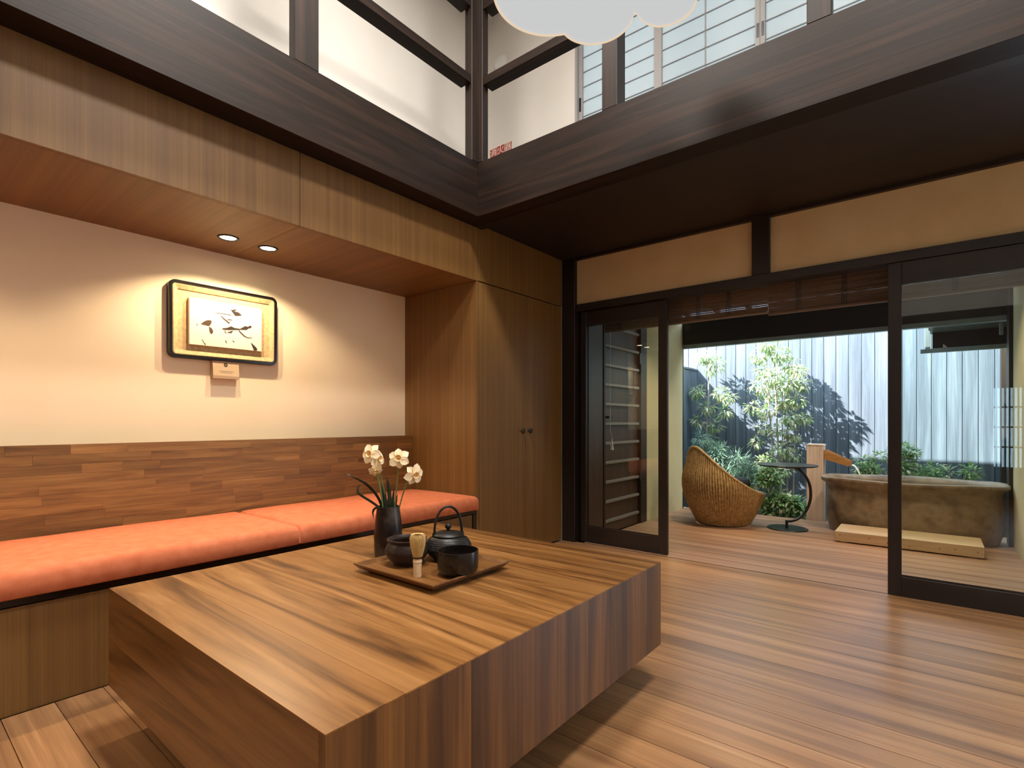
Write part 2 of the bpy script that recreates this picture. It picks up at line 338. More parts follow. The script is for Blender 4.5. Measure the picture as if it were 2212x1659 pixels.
# ------------------------------------------------------------------ bench, back panel, cushions
bn = thing('bench', (-2.8, .9, 0), 'built-in bench with brown veneer front and laminated wood back', 'bench')
Y0B = -1.2
mk('front_panel', bx(XF - .03, XF - .008, Y0B, 2.60, .0, .365), 'veneer_z', bn)
mk('seat_board', bx(XW + .004, XF, Y0B, 2.634, .372, .396, bev=.002), 'black_lacquer', bn)
mk('leg', bx(XF - .035, XF - .002, 2.602, 2.634, 0, .372, bev=.001), 'black_lacquer', bn)
mk('back_board', bx(XW + .002, -3.118, Y0B, 2.634, .396, .893), 'veneer_x', bn)
zs = .40; hrow = (.895 - zs) / 11
for r in range(11):
    y = Y0B
    while y < 2.634:
        ln = random.choice((.16, .28, .36, .45, .6, .22)); y2 = min(2.634, y + ln)
        if 2.634 - y2 < .08: y2 = 2.634
        if y2 > .0:
            mk('stave', bx(-3.118, -3.10 + random.uniform(-.0004, .0004), y + .0003, y2 - .0003, zs + r*hrow + .0003, zs + (r+1)*hrow - .0003), 'stave', bn)
        y = y2
if True:  # the end of the back panel beyond the frame
    mk('back_filler', bx(-3.118, -3.101, Y0B, .0, zs, .894), 'stave', bn)
def cushion(ya, yb, label):
    bm = bmesh.new(); x0, x1, z0, z1 = -3.098, XF + .025, .396, .492
    nx, ny = 14, 44; R = .035
    def P(u, v, top):
        x = x0 + (x1-x0)*u; y = ya + (yb-ya)*v; ex = min(x-x0, x1-x); ey = min(y-ya, yb-y)
        rr = lambda e: 0 if e >= R else R - math.sqrt(max(0, R*R - (R-e)**2))
        h = z1 - max(rr(ex), rr(ey)) * .9 + .010*math.sin(PI*u)**.5*math.sin(PI*v)**.3 + .0015*math.sin(9*y + 4*x)
        return Vector((x, y, h)) if top else Vector((x, y, z0 + .25*max(rr(ex), rr(ey))))
    us = [0, .012, .03, .05] + [.05 + .9*i/nx for i in range(1, nx)] + [.95, .97, .988, 1]; vs = [0, .006, .015, .028] + [.028 + .944*i/ny for i in range(1, ny)] + [.972, .985, .994, 1]
    T = [[bm.verts.new(P(u, v, 1)) for v in vs] for u in us]; Bt = [[bm.verts.new(P(u, v, 0)) for v in vs] for u in us]
    nu, nv = len(us), len(vs)
    for i in range(nu-1):
        for j in range(nv-1):
            bm.faces.new((T[i][j], T[i+1][j], T[i+1][j+1], T[i][j+1])); bm.faces.new((Bt[i][j], Bt[i][j+1], Bt[i+1][j+1], Bt[i+1][j]))
    for i in range(nu-1):
        for j in (0, nv-1): bm.faces.new((T[i][j], T[i+1][j], Bt[i+1][j], Bt[i][j]))
    for j in range(nv-1):
        for i in (0, nu-1): bm.faces.new((T[i][j], T[i][j+1], Bt[i][j+1], Bt[i][j]))
    tag(mk('bench_cushion', bm, 'fabric_orange', smooth=60), label, 'cushion', 'orange cushions on the bench')
cushion(-.75, 1.343, 'long orange bench cushion under the framed calligraphy'); cushion(1.347, 2.63, 'orange bench cushion that ends at the cabinet')
# ------------------------------------------------------------------ framed calligraphy
fy0, fy1, fz0, fz1 = 1.016, 1.604, 1.345, 1.764
pic = thing('framed_calligraphy', (XW, 1.31, fz0), 'framed brush calligraphy in rounded black lacquer frame on cream wall', 'picture')
def rrect(y0, y1, z0, z1, r, n=6):
    p = []
    for cy, cz, a0 in ((y1-r, z1-r, 0), (y0+r, z1-r, 90), (y0+r, z0+r, 180), (y1-r, z0+r, 270)):
        for k in range(n+1): a = math.radians(a0 + 90*k/n); p.append((cy + r*math.cos(a), cz + r*math.sin(a)))
    return p
bm = bmesh.new()
loops = []
for ins, x, r in ((0, XW, .035), (0, XW + .034, .035), (.004, XW + .04, .032), (.015, XW + .04, .022), (.017, XW + .036, .02), (.017, XW + .004, .02)):
    loops.append([bm.verts.new((x, a, b_)) for a, b_ in rrect(fy0+ins, fy1-ins, fz0+ins, fz1-ins, r)])
for A, B_ in zip(loops, loops[1:]):
    for k in range(len(A)): bm.faces.new((A[k], A[(k+1) % len(A)], B_[(k+1) % len(A)], B_[k]))
mk('frame', bm, 'black_lacquer', pic, 40)
bm = bmesh.new(); loops = []
for ins, x, r in ((.017, XW + .032, .02), (.022, XW + .035, .016), (.045, XW + .022, .004), (.0455, XW + .016, .003)):
    loops.append([bm.verts.new((x, a, b_)) for a, b_ in rrect(fy0+ins, fy1-ins, fz0+ins, fz1-ins, r)])
for A, B_ in zip(loops, loops[1:]):
    for k in range(len(A)): bm.faces.new((A[k], A[(k+1) % len(A)], B_[(k+1) % len(A)], B_[k]))
bm.faces.new(loops[-1]); mk('mat_board', bm, 'mat_cloth', pic, 35)
XA = XW + .04
pn = mk('art_panel', bx(XW + .018, XA, 1.112, 1.506, 1.423, 1.679, bev=.001), 'paper_white', pic)
def stroke(pts, mat='ink'):
    """pts: (y, z, halfwidth) in panel units 0..1 -> a flat ink mark"""
    Y_ = lambda u: 1.112 + .394*u; Z_ = lambda v: 1.679 - .256*v
    q = [Vector((Y_(a), Z_(b_))) for a, b_, w in pts]; lft, rgt = [], []
    for i, (a, b_, w) in enumerate(pts):
        t = (q[min(i+1, len(q)-1)] - q[max(i-1, 0)]).normalized(); nrm = Vector((-t.y, t.x)) * (w * 1.15 + .0008)
        lft.append(q[i] + nrm); rgt.append(q[i] - nrm)
    bm = bmesh.new(); vl = [bm.verts.new((XA + .0004, p.x, p.y)) for p in lft]; vr = [bm.verts.new((XA + .0004, p.x, p.y)) for p in rgt]
    for i in range(len(q)-1): bm.faces.new((vl[i], vl[i+1], vr[i+1], vr[i]))
    mk('ink_stroke', bm, mat, pn)
stroke([(.33, .255, .0006), (.42, .25, .001), (.55, .255, .0015)])
stroke([(.55, .13, .001), (.585, .17, .006), (.62, .21, .011), (.655, .205, .009), (.70, .22, .001)], 'ink_dark')
stroke([(.57, .14, .001), (.60, .125, .003), (.63, .12, .001)], 'ink_dark')
stroke([(.41, .30, .001), (.45, .36, .0025), (.50, .41, .003), (.52, .44, .004), (.535, .42, .001)])
stroke([(.50, .37, .001), (.53, .36, .002), (.57, .36, .001)])
stroke([(.15, .545, .001), (.19, .52, .008), (.235, .51, .014), (.26, .47, .010), (.285, .44, .001)])
stroke([(.255, .58, .001), (.275, .63, .007), (.285, .69, .008), (.28, .735, .001)])
stroke([(.43, .58, .001), (.50, .565, .003), (.555, .545, .009), (.60, .555, .005), (.68, .545, .002), (.76, .50, .010), (.80, .48, .004), (.83, .455, .006), (.845, .44, .001)], 'ink_dark')
stroke([(.43, .60, .001), (.47, .595, .0015), (.55, .585, .001)]); stroke([(.50, .655, .001), (.55, .64, .005), (.575, .60, .001)])
stroke([(.65, .55, .001), (.68, .61, .003), (.74, .69, .003), (.79, .72, .002), (.855, .71, .001)])
stroke([(.46, .62, .0008), (.475, .66, .002), (.485, .685, .0008)])
stroke([(.84, .83, .001), (.875, .90, .006), (.905, .97, .010), (.93, 1.02 - .04, .001)], 'ink_dark')
stroke([(.475, .83, .001), (.482, .87, .002), (.488, .90, .001)]); stroke([(.16, .87, .0006), (.18, .93, .0012), (.205, .98, .0025), (.215, .95, .0006)]); stroke([(.57, .82, .0006), (.585, .84, .002), (.60, .86, .0006)])
stroke([(.09, .55, .0005), (.10, .57, .0015), (.11, .58, .0005)])
# small card below the frame
cdg = thing('caption_card', (XW, 1.305, 1.245), 'small cream caption card below the framed calligraphy', 'card')
bm = prism(bmesh.new(), [(XW + .001, 1.352), (XW + .030, 1.352), (XW + .042, 1.262), (XW + .040, 1.246), (XW + .001, 1.246)], lambda p, s: Vector((p[0], 1.233 + s*.142, p[1])))
mk('card_body', bm, 'card', cdg)
def cardpt(u, v): return Vector((XW + .0305 + .012*v, 1.233 + .142*u, 1.352 - .09*v))
def cardquad(u0, u1, v0, v1):
    bm = bmesh.new(); bm.faces.new([bm.verts.new(cardpt(u, v)) for u, v in ((u0, v0), (u1, v0), (u1, v1), (u0, v1))]); return bm
mk('text_line', cardquad(.22, .80, .70, .715), 'ink', cdg); mk('text_line', cardquad(.27, .72, .79, .805), 'ink', cdg)
bm = bmesh.new()
for k in range(8):
    a = k * PI/4; c, s = math.cos(a), math.sin(a)
    bm.faces.new([bm.verts.new(cardpt(.49 + (c*r - s*t)*.09, .30 + (s*r + c*t)*.16)) for r, t in ((.15, 0), (.6, .28), (1.0, 0), (.6, -.28))])
mk('emblem', bm, 'ink_dark', cdg)
# ------------------------------------------------------------------ table
TX0, TX1, TY0, TY1, TZ0, TZ1 = -2.065, -.81, .496, 1.912, .15, .464
tb = thing('low_table', ((TX0+TX1)/2, (TY0+TY1)/2, 0), 'large low box-shaped wooden table floating on a recessed base', 'table')
sy = [TY0, .671, .86, 1.047, 1.25, 1.374, 1.511, 1.65, 1.79, TY1]
for i, (a, b_) in enumerate(zip(sy, sy[1:])):
    g = .0003
    mk('top_plank', bx(TX0, TX1, a + (g if i else 0), b_ - (g if i < 8 else 0), TZ1 - .003, TZ1), 'table_x', tb)
    mk('front_plank', bx(TX1 - .02, TX1, a + g, b_ - g, TZ0, TZ1 - .0032), 'table_z', tb)
for (a, b_) in ((TZ0, .30), (.3005, TZ1 - .0032)): mk('side_plank', bx(TX0, TX1 - .0205, TY0, TY0 + .0115, a, b_), 'table_x', tb)
mk('side_panel', bx(TX0, TX1 - .0205, TY1 - .0115, TY1, TZ0, TZ1 - .0032), 'table_x', tb); mk('side_panel', bx(TX0, TX0 + .0115, TY0 + .012, TY1 - .012, TZ0, TZ1 - .0032), 'table_x', tb)
mk('bottom_panel', bx(TX0 + .012, TX1 - .021, TY0 + .012, TY1 - .012, TZ0 + .002, TZ0 + .02), 'dark_x', tb)
mk('recessed_base', bx(-1.68, -1.2, .92, 1.5, 0, TZ0 + .002), 'dark_x', tb)
# ------------------------------------------------------------------ tray and tea things
tx0, tx1, ty0, ty1 = -1.615, -1.20, 1.10, 1.475
tr = thing('tray', ((tx0+tx1)/2, (ty0+ty1)/2, TZ1), 'square brown wooden tray with raised rim on the low table', 'tray')
mk('tray_floor', bx(tx0 + .018, tx1 - .018, ty0 + .018, ty1 - .018, TZ1 + .012, TZ1 + .018), 'tray_wood', tr)
mk('foot_ring', bx(tx0 + .04, tx1 - .04, ty0 + .04, ty1 - .04, TZ1, TZ1 + .0122), 'dark_x', tr)
def rim(name, p):  # mitred, outward-leaning side
    (ax, ay), (bx_, by), (nx, ny) = p; bm = bmesh.new(); v = []
    prof = [(.020, .012), (.005, .030), (.0, .030), (-.0, .026), (.014, .011)]
    d = Vector((bx_-ax, by-ay)).normalized()
    for (s, e) in ((0, 1), (1, -1)):
        ex, ey = ((ax, ay), (bx_, by))[s]
        v.append([bm.verts.new((ex + nx*i + d.x*e*i, ey + ny*i + d.y*e*i, TZ1 + z)) for i, z in prof])
    for k in range(5): bm.faces.new((v[0][k], v[0][(k+1) % 5], v[1][(k+1) % 5], v[1][k]))
    bm.faces.new(v[0]); bm.faces.new(v[1][::-1]); mk(name, bm, 'tray_wood', tr)
rim('rim', ((tx0, ty0), (tx1, ty0), (0, 1))); rim('rim', ((tx1, ty0), (tx1, ty1), (-1, 0))); rim('rim', ((tx1, ty1), (tx0, ty1), (0, -1))); rim('rim', ((tx0, ty1), (tx0, ty0), (1, 0)))
ZT = TZ1 + .018
# dark round-bellied pot
pc = (-1.495, 1.245, ZT)
pt = thing('tea_pot_bowl', pc, 'dark brown round-bellied clay bowl with incised band on the tray', 'bowl')
mk('body', lathe(bmesh.new(), [(.046, 0), (.05, .002), (.05, .008), (.066, .022), (.078, .042), (.079, .056), (.071, .072), (.066, .08), (.072, .088), (.072, .093), (.066, .094), (.06, .086), (.058, .078), (.066, .062), (.066, .045), (.05, .022), (0, .016)], pc, 48), 'pot_clay', pt, 50)
bm = bmesh.new()
for r in range(4):
    for k in range(48):
        a = 2*PI*(k + .5*(r % 2))/48; z = .056 + r*.0045; rr = .0792 - r*.0022
        p = Vector(pc) + Vector((rr*math.cos(a), rr*math.sin(a), z)); t = Vector((-math.sin(a), math.cos(a), 0))
        o = Vector((math.cos(a), math.sin(a), .3)) * .0012
        bm.faces.new([bm.verts.new(p + t*.0035), bm.verts.new(p + o + UP*.002), bm.verts.new(p - t*.0035), bm.verts.new(p + o - UP*.002)])
tag(mk('stamped_band', bm, 'pot_clay', pt), kind='stuff')
# iron kettle
kc = Vector((-1.435, 1.395, ZT))
kt = thing('iron_kettle', kc, 'black iron teapot with dimpled body and hoop handle on the tray', 'teapot')
mk('body', lathe(bmesh.new(), [(.05, 0), (.055, .004), (.075, .018), (.086, .038), (.085, .054), (.074, .072), (.06, .083), (.054, .087), (0, .087)], kc, 56), 'iron', kt, 50)
bm = bmesh.new()
for r in range(9):
    z = .026 + r*.0062; rr = [.079, .083, .0855, .087, .0868, .0848, .081, .0765, .0715][r]
    for k in range(60):
        a = 2*PI*(k + .5*(r % 2))/60; d = Vector((math.cos(a), math.sin(a), 0)); t = Vector((-d.y, d.x, 0)); p = kc + d*(rr - .0008) + UP*z
        q = [bm.verts.new(p + t*.0026), bm.verts.new(p + UP*.0026), bm.verts.new(p - t*.0026), bm.verts.new(p - UP*.0026)]; c = bm.verts.new(p + d*.0028)
        for i in range(4): bm.faces.new((q[i], q[(i+1) % 4], c))
tag(mk('dimples', bm, 'iron', kt), kind='stuff')
lid = mk('lid', lathe(bmesh.new(), [(.058, .086), (.059, .09), (.054, .096), (.03, .102), (.012, .105), (0, .105)], kc, 40), 'iron', kt, 50)
mk('knob', lathe(bmesh.new(), [(.006, .104), (.006, .110), (.011, .114), (.013, .121), (.011, .128), (.005, .132), (0, .133)], kc, 24), 'iron', lid, 60)
hd = (RT * .94 + FW * .34).normalized()
hp = []
for i in range(25):
    a = PI*i/24; x = -math.cos(a)*.053*(1.0 if True else 1); z = .088 + math.sin(a)**.8 * .108; hp.append(kc + hd*x + UP*z)
mk('handle', tube(bmesh.new(), hp, .0045, 10, flat=1.5), 'iron', kt, 60)
sp = -RT * .25 + FW * .97
bm = bmesh.new()
for s in (-1, 1): lathe(bm, [(.0, -.008), (.008, -.006), (.008, .010), (0, .012)], kc + hd*(.053*s) + UP*.088, 12)
mk('lug', bm, 'iron', kt, 50)
mk('spout', tube(bmesh.new(), [kc + sp*.07 + UP*.045, kc + sp*.095 + UP*.058, kc + sp*.112 + UP*.078], [.018, .013, .009], 12), 'iron', kt, 50)
# black tea bowl
bc = (-1.258, 1.268, ZT)
mk('t', bmesh.new(), 'raku', loc=(0, 0, 0)); bpy.data.objects.remove(bpy.data.objects['t'])
tag(mk('tea_bowl', lathe(bmesh.new(), [(.03, 0), (.045, .002), (.062, .010), (.069, .022), (.071, .05), (.0705, .078), (.070, .083), (.066, .083), (.065, .07), (.065, .03), (.05, .014), (0, .010)], bc, 56), 'raku', smooth=50, loc=bc), 'glossy black straight-sided tea bowl on the tray', 'bowl')
# bamboo whisk
wc = Vector((-1.345, 1.165, ZT))
wk = thing('tea_whisk', wc, 'bamboo tea whisk standing upright on the tray', 'whisk')
mk('handle', lathe(bmesh.new(), [(.0135, 0), (.0138, .03), (.0148, .055), (.0135, .058), (0, .058)], wc, 20), 'bamboo_handle', wk, 40)
mk('node_ring', lathe(bmesh.new(), [(.0146, .046), (.0156, .048), (.0156, .05), (.0146, .052)], wc, 20), 'bamboo_handle', wk)
bm = bmesh.new()
for k in range(56):
    a = 2*PI*k/56 + random.uniform(-.03, .03); d = Vector((math.cos(a), math.sin(a), 0)); R_ = random.uniform(.94, 1.04)
    tube(bm, [wc + d*.0125 + UP*.056, wc + d*.017*R_ + UP*.075, wc + d*.0245*R_ + UP*.105, wc + d*.0265*R_ + UP*.128, wc + d*.022*R_ + UP*.141, wc + d*.016 + UP*.138], [.0009]*6, 4, cap=False)
for k in range(24):
    a = 2*PI*k/24; d = Vector((math.cos(a), math.sin(a), 0)); tube(bm, [wc + d*.006 + UP*.056, wc + d*.008 + UP*.1, wc + d*.010 + UP*.13], [.001]*3, 4, cap=False)
tag(mk('tines', bm, 'bamboo', wk, 60), kind='stuff')
bm = bmesh.new()
for z, r in ((.062, .0152), (.064, .0157), (.066, .0162)): tube(bm, [wc + Vector((r*math.cos(2*PI*k/20), r*math.sin(2*PI*k/20), z)) for k in range(21)], .0008, 5)
mk('binding_thread', bm, 'thread', wk)
# ------------------------------------------------------------------ vase and daffodils
vc = Vector((-1.691, 1.3125, TZ1))
tag(mk('flower_vase', lathe(bmesh.new(), [(.046, 0), (.052, .003), (.0545, .02), (.0555, .08), (.0535, .125), (.048, .166), (.0445, .194), (.0445, .200), (.040, .200), (.040, .18), (.046, .12), (.046, .02), (0, .012)], vc, 48), 'vase_glaze', smooth=50, loc=vc), 'tall dark mottled ceramic vase of flowers beside the tray', 'vase')
def vp(u, v, d=0):
    if v > 100: v -= 14
    if v > 330: v -= 16; u -= 12      # millimetres right / up of the vase base, d away from the viewer
    return vc + RT*(u/1000) + UP*(v/1000) + FW*(d/1000)
def petal_flower(name, label, base, head, ctrl, nrm, size, ang=0):
    t = thing(name, base, label, 'flower', 'daffodils in the vase'); base, head = Vector(base), Vector(head); n = Vector(nrm).normalized()
    pts = [(1-s)**2*base + 2*s*(1-s)*Vector(ctrl) + s*s*(head - n*.012) for s in [i/10 for i in range(11)]]
    mk('stem', tube(bmesh.new(), pts + [head - n*.004], [.0026]*8 + [.0022, .002, .003, .0045], 8), 'stem_green', t, 60)
    a = n.orthogonal().normalized(); b_ = n.cross(a)
    for k in range(6):
        th = ang + k*PI/3; d = a*math.cos(th) + b_*math.sin(th); s = n.cross(d); back = .30 if k % 2 else .12; L_ = size*random.uniform(.9, 1.05)
        bm = bmesh.new(); rows = []
        for f, w, o in ((.05, .10, 0), (.3, .30, .04), (.55, .40, .07), (.8, .30, .05), (1, .02, -.02)):
            c = head + d*(L_*f) - n*(L_*(back*f*f - o*.5)); rows.append([bm.verts.new(c - s*(L_*w) + n*(L_*.08*w)), bm.verts.new(c - n*(L_*.04)), bm.verts.new(c + s*(L_*w) + n*(L_*.08*w))])
        for A, B_ in zip(rows, rows[1:]):
            for i in range(2): bm.faces.new((A[i], A[i+1], B_[i+1], B_[i]))
        mk('petal', bm, 'petal', t, 80)
    bm = bmesh.new(); rings = []; m = 14
    for r, z in ((.10, 0), (.20, .10), (.24, .26), (.30, .32)):
        rings.append([bm.verts.new(head + (a*math.cos(2*PI*k/m) + b_*math.sin(2*PI*k/m))*(size*r*(1 + (.07*(-1)**k if z > .3 else 0))) + n*(size*z)) for k in range(m)])
    for A, B_ in zip(rings, rings[1:]):
        for k in range(m): bm.faces.new((A[k], A[(k+1) % m], B_[(k+1) % m], B_[k]))
    mk('corona', bm, 'corona', t, 60)
petal_flower('daffodil', 'cream daffodil with open bloom leaning towards the bench back, highest in the vase', vp(-8, 30), vp(-58, 437, -5), vp(-20, 300), -FW - RT*.35 + UP*.2, .044, .3)
petal_flower('daffodil', 'cream daffodil bloom half hidden behind the highest bloom', vp(2, 30, 12), vp(-30, 418, 12), vp(-8, 280, 8), RT*.8 - FW*.5 + UP*.1, .040, .8)
petal_flower('daffodil', 'small nodding cream daffodil below the cluster of blooms', vp(-6, 30, -12), vp(-36, 372, -10), vp(-14, 250, -8), RT*.4 - FW*.7 - UP*.5, .032, .1)
petal_flower('daffodil', 'single upright cream daffodil at the middle of the vase', vp(10, 30, 4), vp(54, 420, 0), vp(30, 260), -FW + UP*.15, .044, .0)
petal_flower('daffodil', 'cream daffodil drooping outward towards the cabinet', vp(18, 30, -6), vp(118, 355, -6), vp(50, 300), -FW*.7 + RT*.6 - UP*.1, .044, .5)
def strap(label, pts, w):
    pts = [Vector(p) for p in pts]; q = []
    for i in range(len(pts)-1):       # Catmull-Rom
        p0, p1, p2, p3 = pts[max(i-1, 0)], pts[i], pts[i+1], pts[min(i+2, len(pts)-1)]
        for s in range(5):
            t = s/5; q.append(.5*((2*p1) + (p2-p0)*t + (2*p0-5*p1+4*p2-p3)*t*t + (3*p1-p0-3*p2+p3)*t**3))
    q.append(pts[-1]); bm = bmesh.new(); L_, R_ = [], []
    for i, p in enumerate(q):
        t = (q[min(i+1, len(q)-1)] - q[max(i-1, 0)]).normalized(); s = t.cross(FW).normalized(); ww = w*min(1, (len(q)-1-i)/(len(q)*.35) + .02)
        L_.append((bm.verts.new(p + s*ww), bm.verts.new(p + FW*.0016), bm.verts.new(p - s*ww), bm.verts.new(p - FW*.0016)))
    for A, B_ in zip(L_, L_[1:]):
        for k in range(4): bm.faces.new((A[k], A[(k+1) % 4], B_[(k+1) % 4], B_[k]))
    tag(mk('daffodil_leaf', bm, 'strap_leaf', smooth=60, loc=pts[0]), label, 'leaf', 'strap leaves in the vase')
strap('long dark strap leaf reaching far out over the bench back', [vp(-12, 150), vp(-35, 235, 4), vp(-90, 300, 8), vp(-175, 365, 10)], .0055)
strap('strap leaf that folds back in a loop beside the vase', [vp(-18, 195, -4), vp(-60, 228, -6), vp(-112, 262, -6), vp(-120, 285, -2), vp(-108, 305, 2)], .005)
strap('short strap leaf hanging over the rim of the vase', [vp(-20, 195, -10), vp(-42, 210, -16), vp(-56, 195, -18), vp(-53, 168, -18)], .0045)
UPL = 'upright dark strap leaf rising from the vase mouth'
for k, (u, v, a, b_) in enumerate([(-28, 300, -10, 8), (2, 352, 0, 10), (14, 345, 6, -8), (24, 290, 10, 4), (-8, 280, -4, -12), (36, 262, 16, 8), (8, 300, 4, -14)]):
    strap(UPL, [vp(a, 150, b_*.5), vp(a + (u-a)*.4, 150 + (v-150)*.5, b_), vp(u, v, b_)], .0062)
# ------------------------------------------------------------------ glass door wall: posts, lintel, transom
trim(bx(-2.44, -2.315, YG - .03, YG + .09, 0, ZC, bev=.003), 'dark_z', 'dark timber post between cabinet and glass doors')
trim(bx(-2.315, XR, YG - .02, YG + .09, 1.915, 1.972, bev=.002), 'dark_x', 'dark timber lintel above the sliding glass doors')
trim(bx(-.938, -.83, YG - .028, YG + .08, 1.972, ZC, bev=.003), 'dark_z', 'short dark post between the two transom panels')
trim(bx(-2.315, XR, YG - .024, YG + .08, ZC - .02, ZC), 'dark_x')
struct('wall_transom', bx(-2.315, -.938, YG + .01, YG + .07, 1.972, ZC), 'transom', 'tan paper transom panel above the narrow glass door')
struct('wall_transom_wide', bx(-.83, XR, YG + .01, YG + .07, 1.972, ZC), 'transom', 'tan paper transom panel above the wide glass door')
def slider(name, label, X0, X1, Y0, z1, sl, sr, tr_, br):
    d = tag(thing(name, ((X0+X1)/2, Y0, 0)), label, None, None, 'structure'); Y1 = Y0 + .03; z0 = .003
    mk('stile', bx(X0, X0 + sl, Y0, Y1, z0, z1, bev=.002), 'dark_z', d); mk('stile', bx(X1 - sr, X1, Y0, Y1, z0, z1, bev=.002), 'dark_z', d)
    mk('top_rail', bx(X0 + sl, X1 - sr, Y0 + .001, Y1 - .001, z1 - tr_, z1, bev=.002), 'dark_x', d); mk('bottom_rail', bx(X0 + sl, X1 - sr, Y0 + .001, Y1 - .001, z0, br, bev=.002), 'dark_x', d)
    bm = bmesh.new()
    for e in (.006, .012): box(bm, X0 + sl, X1 - sr, Y0 + e, Y0 + e + .003, br, br + .018 - e); 
    mk('glazing_bead', bm, 'dark_x', d)
    mk('glass_pane', bx(X0 + sl - .004, X1 - sr + .004, Y0 + .013, Y0 + .017, br - .004, z1 - tr_ + .004), 'pane', d); return d
slider('door_1', 'narrow glass sliding door in dark frame next to the cabinet', -2.295, -1.545, YG + .035, 1.913, .05, .07, .12, .13)
d2 = slider('door_2', 'wide glass sliding door in dark frame in front of the bathtub', -.203, .95, YG - .012, 1.913, .064, .064, .125, .114)
mk('finger_pull', bx(-.186, -.172, YG - .0125, YG - .0115, .90, 1.0), 'black_metal', d2)
# ------------------------------------------------------------------ shoji on the upper floor
def shoji(name, label, X0, X1, pulls, vb):
    w = tag(thing(name, ((X0+X1)/2, YU + .03, SZ0)), label, None, None, 'structure'); Y0 = YU + .02
    for a, b_ in ((X0, X0 + .028), (X1 - .028, X1)): mk('stile', bx(a, b_, Y0, Y0 + .03, SZ0, SZ1), 'shoji_wood', w)
    bm = bx(X0 + .028, X1 - .028, Y0, Y0 + .03, SZ0, SZ0 + .05); box(bm, X0 + .028, X1 - .028, Y0, Y0 + .03, SZ1 - .04, SZ1); mk('rail', bm, 'shoji_wood', w)
    mk('paper', bx(X0 + .028, X1 - .028, Y0 + .020, Y0 + .0205, SZ0 + .05, SZ1 - .04), 'shoji_paper', w)
    z = SZ0 + .05 + .05
    while z < SZ1 - .05:
        mk('muntin', bx(X0 + .028, X1 - .028, Y0 + .010, Y0 + .0195, z, z + .005), 'shoji_wood', w); z += .1165
    for x in vb: mk('muntin', bx(x, x + .007, Y0 + .010, Y0 + .0195, SZ0 + .05, SZ1 - .04), 'shoji_wood', w)
    for x in pulls: mk('pull', bx(x, x + .016, Y0 - .002, Y0 + .001, 3.445, 3.535), 'pull_black', w)
shoji('window_1', 'white paper shoji screen beside the upper white wall', -2.19, -1.535, [], [-1.862])
shoji('window_2', 'white paper shoji screen, middle one of the upper floor', -1.535, -.855, [-.875], [-1.205])
shoji('window_3', 'white paper shoji screen nearest the long beam end', -.853, -.17, [-.846], [-.51])
shoji('window_5', 'white paper shoji screen farthest from the corner post', -.168, 1.195, [], [.52])
w1 = bpy.data.objects['window_1']; mk('pull', bx(-2.188, -2.172, YU + .018, YU + .021, 3.46, 3.57), 'pull_black', w1)
trim(bx(-2.21, -2.192, YU - .012, YU + .05, SZ0, SZ1), 'shoji_wood', 'pale jamb of the shoji screens')
# unseen round lamps added over the void to brighten the room
def added_ceiling_lamp(x, y, label):
    t = thing('added_ceiling_lamp', (x, y, ZU - .07), label, 'lamp', 'added ceiling lamps of the void')
    mk('housing', lathe(bmesh.new(), [(.30, .0), (.31, .004), (.31, .07), (0, .07)], (x, y, ZU - .07), 40), 'white_plastic', t, 40)
    ld = bpy.data.lights.new('added_ceiling_light', 'AREA'); ld.shape = 'DISK'; ld.size = .56; ld.energy = CEIL_FILL_W; ld.color = (1, .935, .86)
    lo = bpy.data.objects.new('added_ceiling_light', ld); COL.objects.link(lo); lo.parent = t; lo.location = (0, 0, -.004)
added_ceiling_lamp(-1.45, 1.1, 'added round white ceiling lamp above the bench side of the low table'); added_ceiling_lamp(.2, 1.15, 'added round white ceiling lamp above the open floor beside the table')
# round vent and extinguisher sign on upper wall
vt = thing('wall_vent', (-2.99, YU, 4.11), 'round white vent cover on the upper white wall', 'vent')
b2 = lathe(bmesh.new(), [(.070, 0), (.070, .008), (.062, .018), (.05, .02), (0, .02)], (0, 0, 0), 36); bmesh.ops.transform(b2, verts=b2.verts, matrix=Matrix.Translation((-2.985, YU, 4.18)) @ Matrix.Rotation(PI/2, 4, 'X')); mk('cover', b2, 'white_plastic', vt, 40)
b2 = lathe(bmesh.new(), [(.058, .018), (.058, .022), (.052, .026), (0, .026)], (0, 0, 0), 36); bmesh.ops.transform(b2, verts=b2.verts, matrix=Matrix.Translation((-2.985, YU, 4.18)) @ Matrix.Rotation(PI/2, 4, 'X')); mk('disc', b2, 'white_plastic', vt, 40)
sg = thing('extinguisher_sign', (-2.985, YU, 3.30), 'red and white fire extinguisher sign on the upper white wall', 'sign')
mk('plate', bx(-3.113, -2.857, YU - .004, YU, 3.36, 3.458), 'sign_white', sg)
for i, ch in enumerate('消火器'):
    xc = -3.07 + i*.085
    mk('red_square', bx(xc - .0395, xc + .0395, YU - .0055, YU - .004, 3.368, 3.450), 'sign_red', sg)
    cu = bpy.data.curves.new('kanji', 'FONT'); cu.body = ch; cu.size = .078; cu.align_x = 'CENTER'; cu.align_y = 'CENTER'
    to = bpy.data.objects.new('kanji', cu); COL.objects.link(to); to.data.extrude = .0004
    bpy.context.view_layer.update(); me = bpy.data.meshes.new_from_object(to.evaluated_get(bpy.context.evaluated_depsgraph_get())); bpy.data.objects.remove(to)
    o = bpy.data.objects.new('character', me); COL.objects.link(o); me.materials.clear(); me.materials.append(MAT['sign_white'])
    o.parent = sg; o.rotation_euler = (PI/2, 0, 0); o.location = Vector((xc, YU - .006, 3.409)) - sg.location
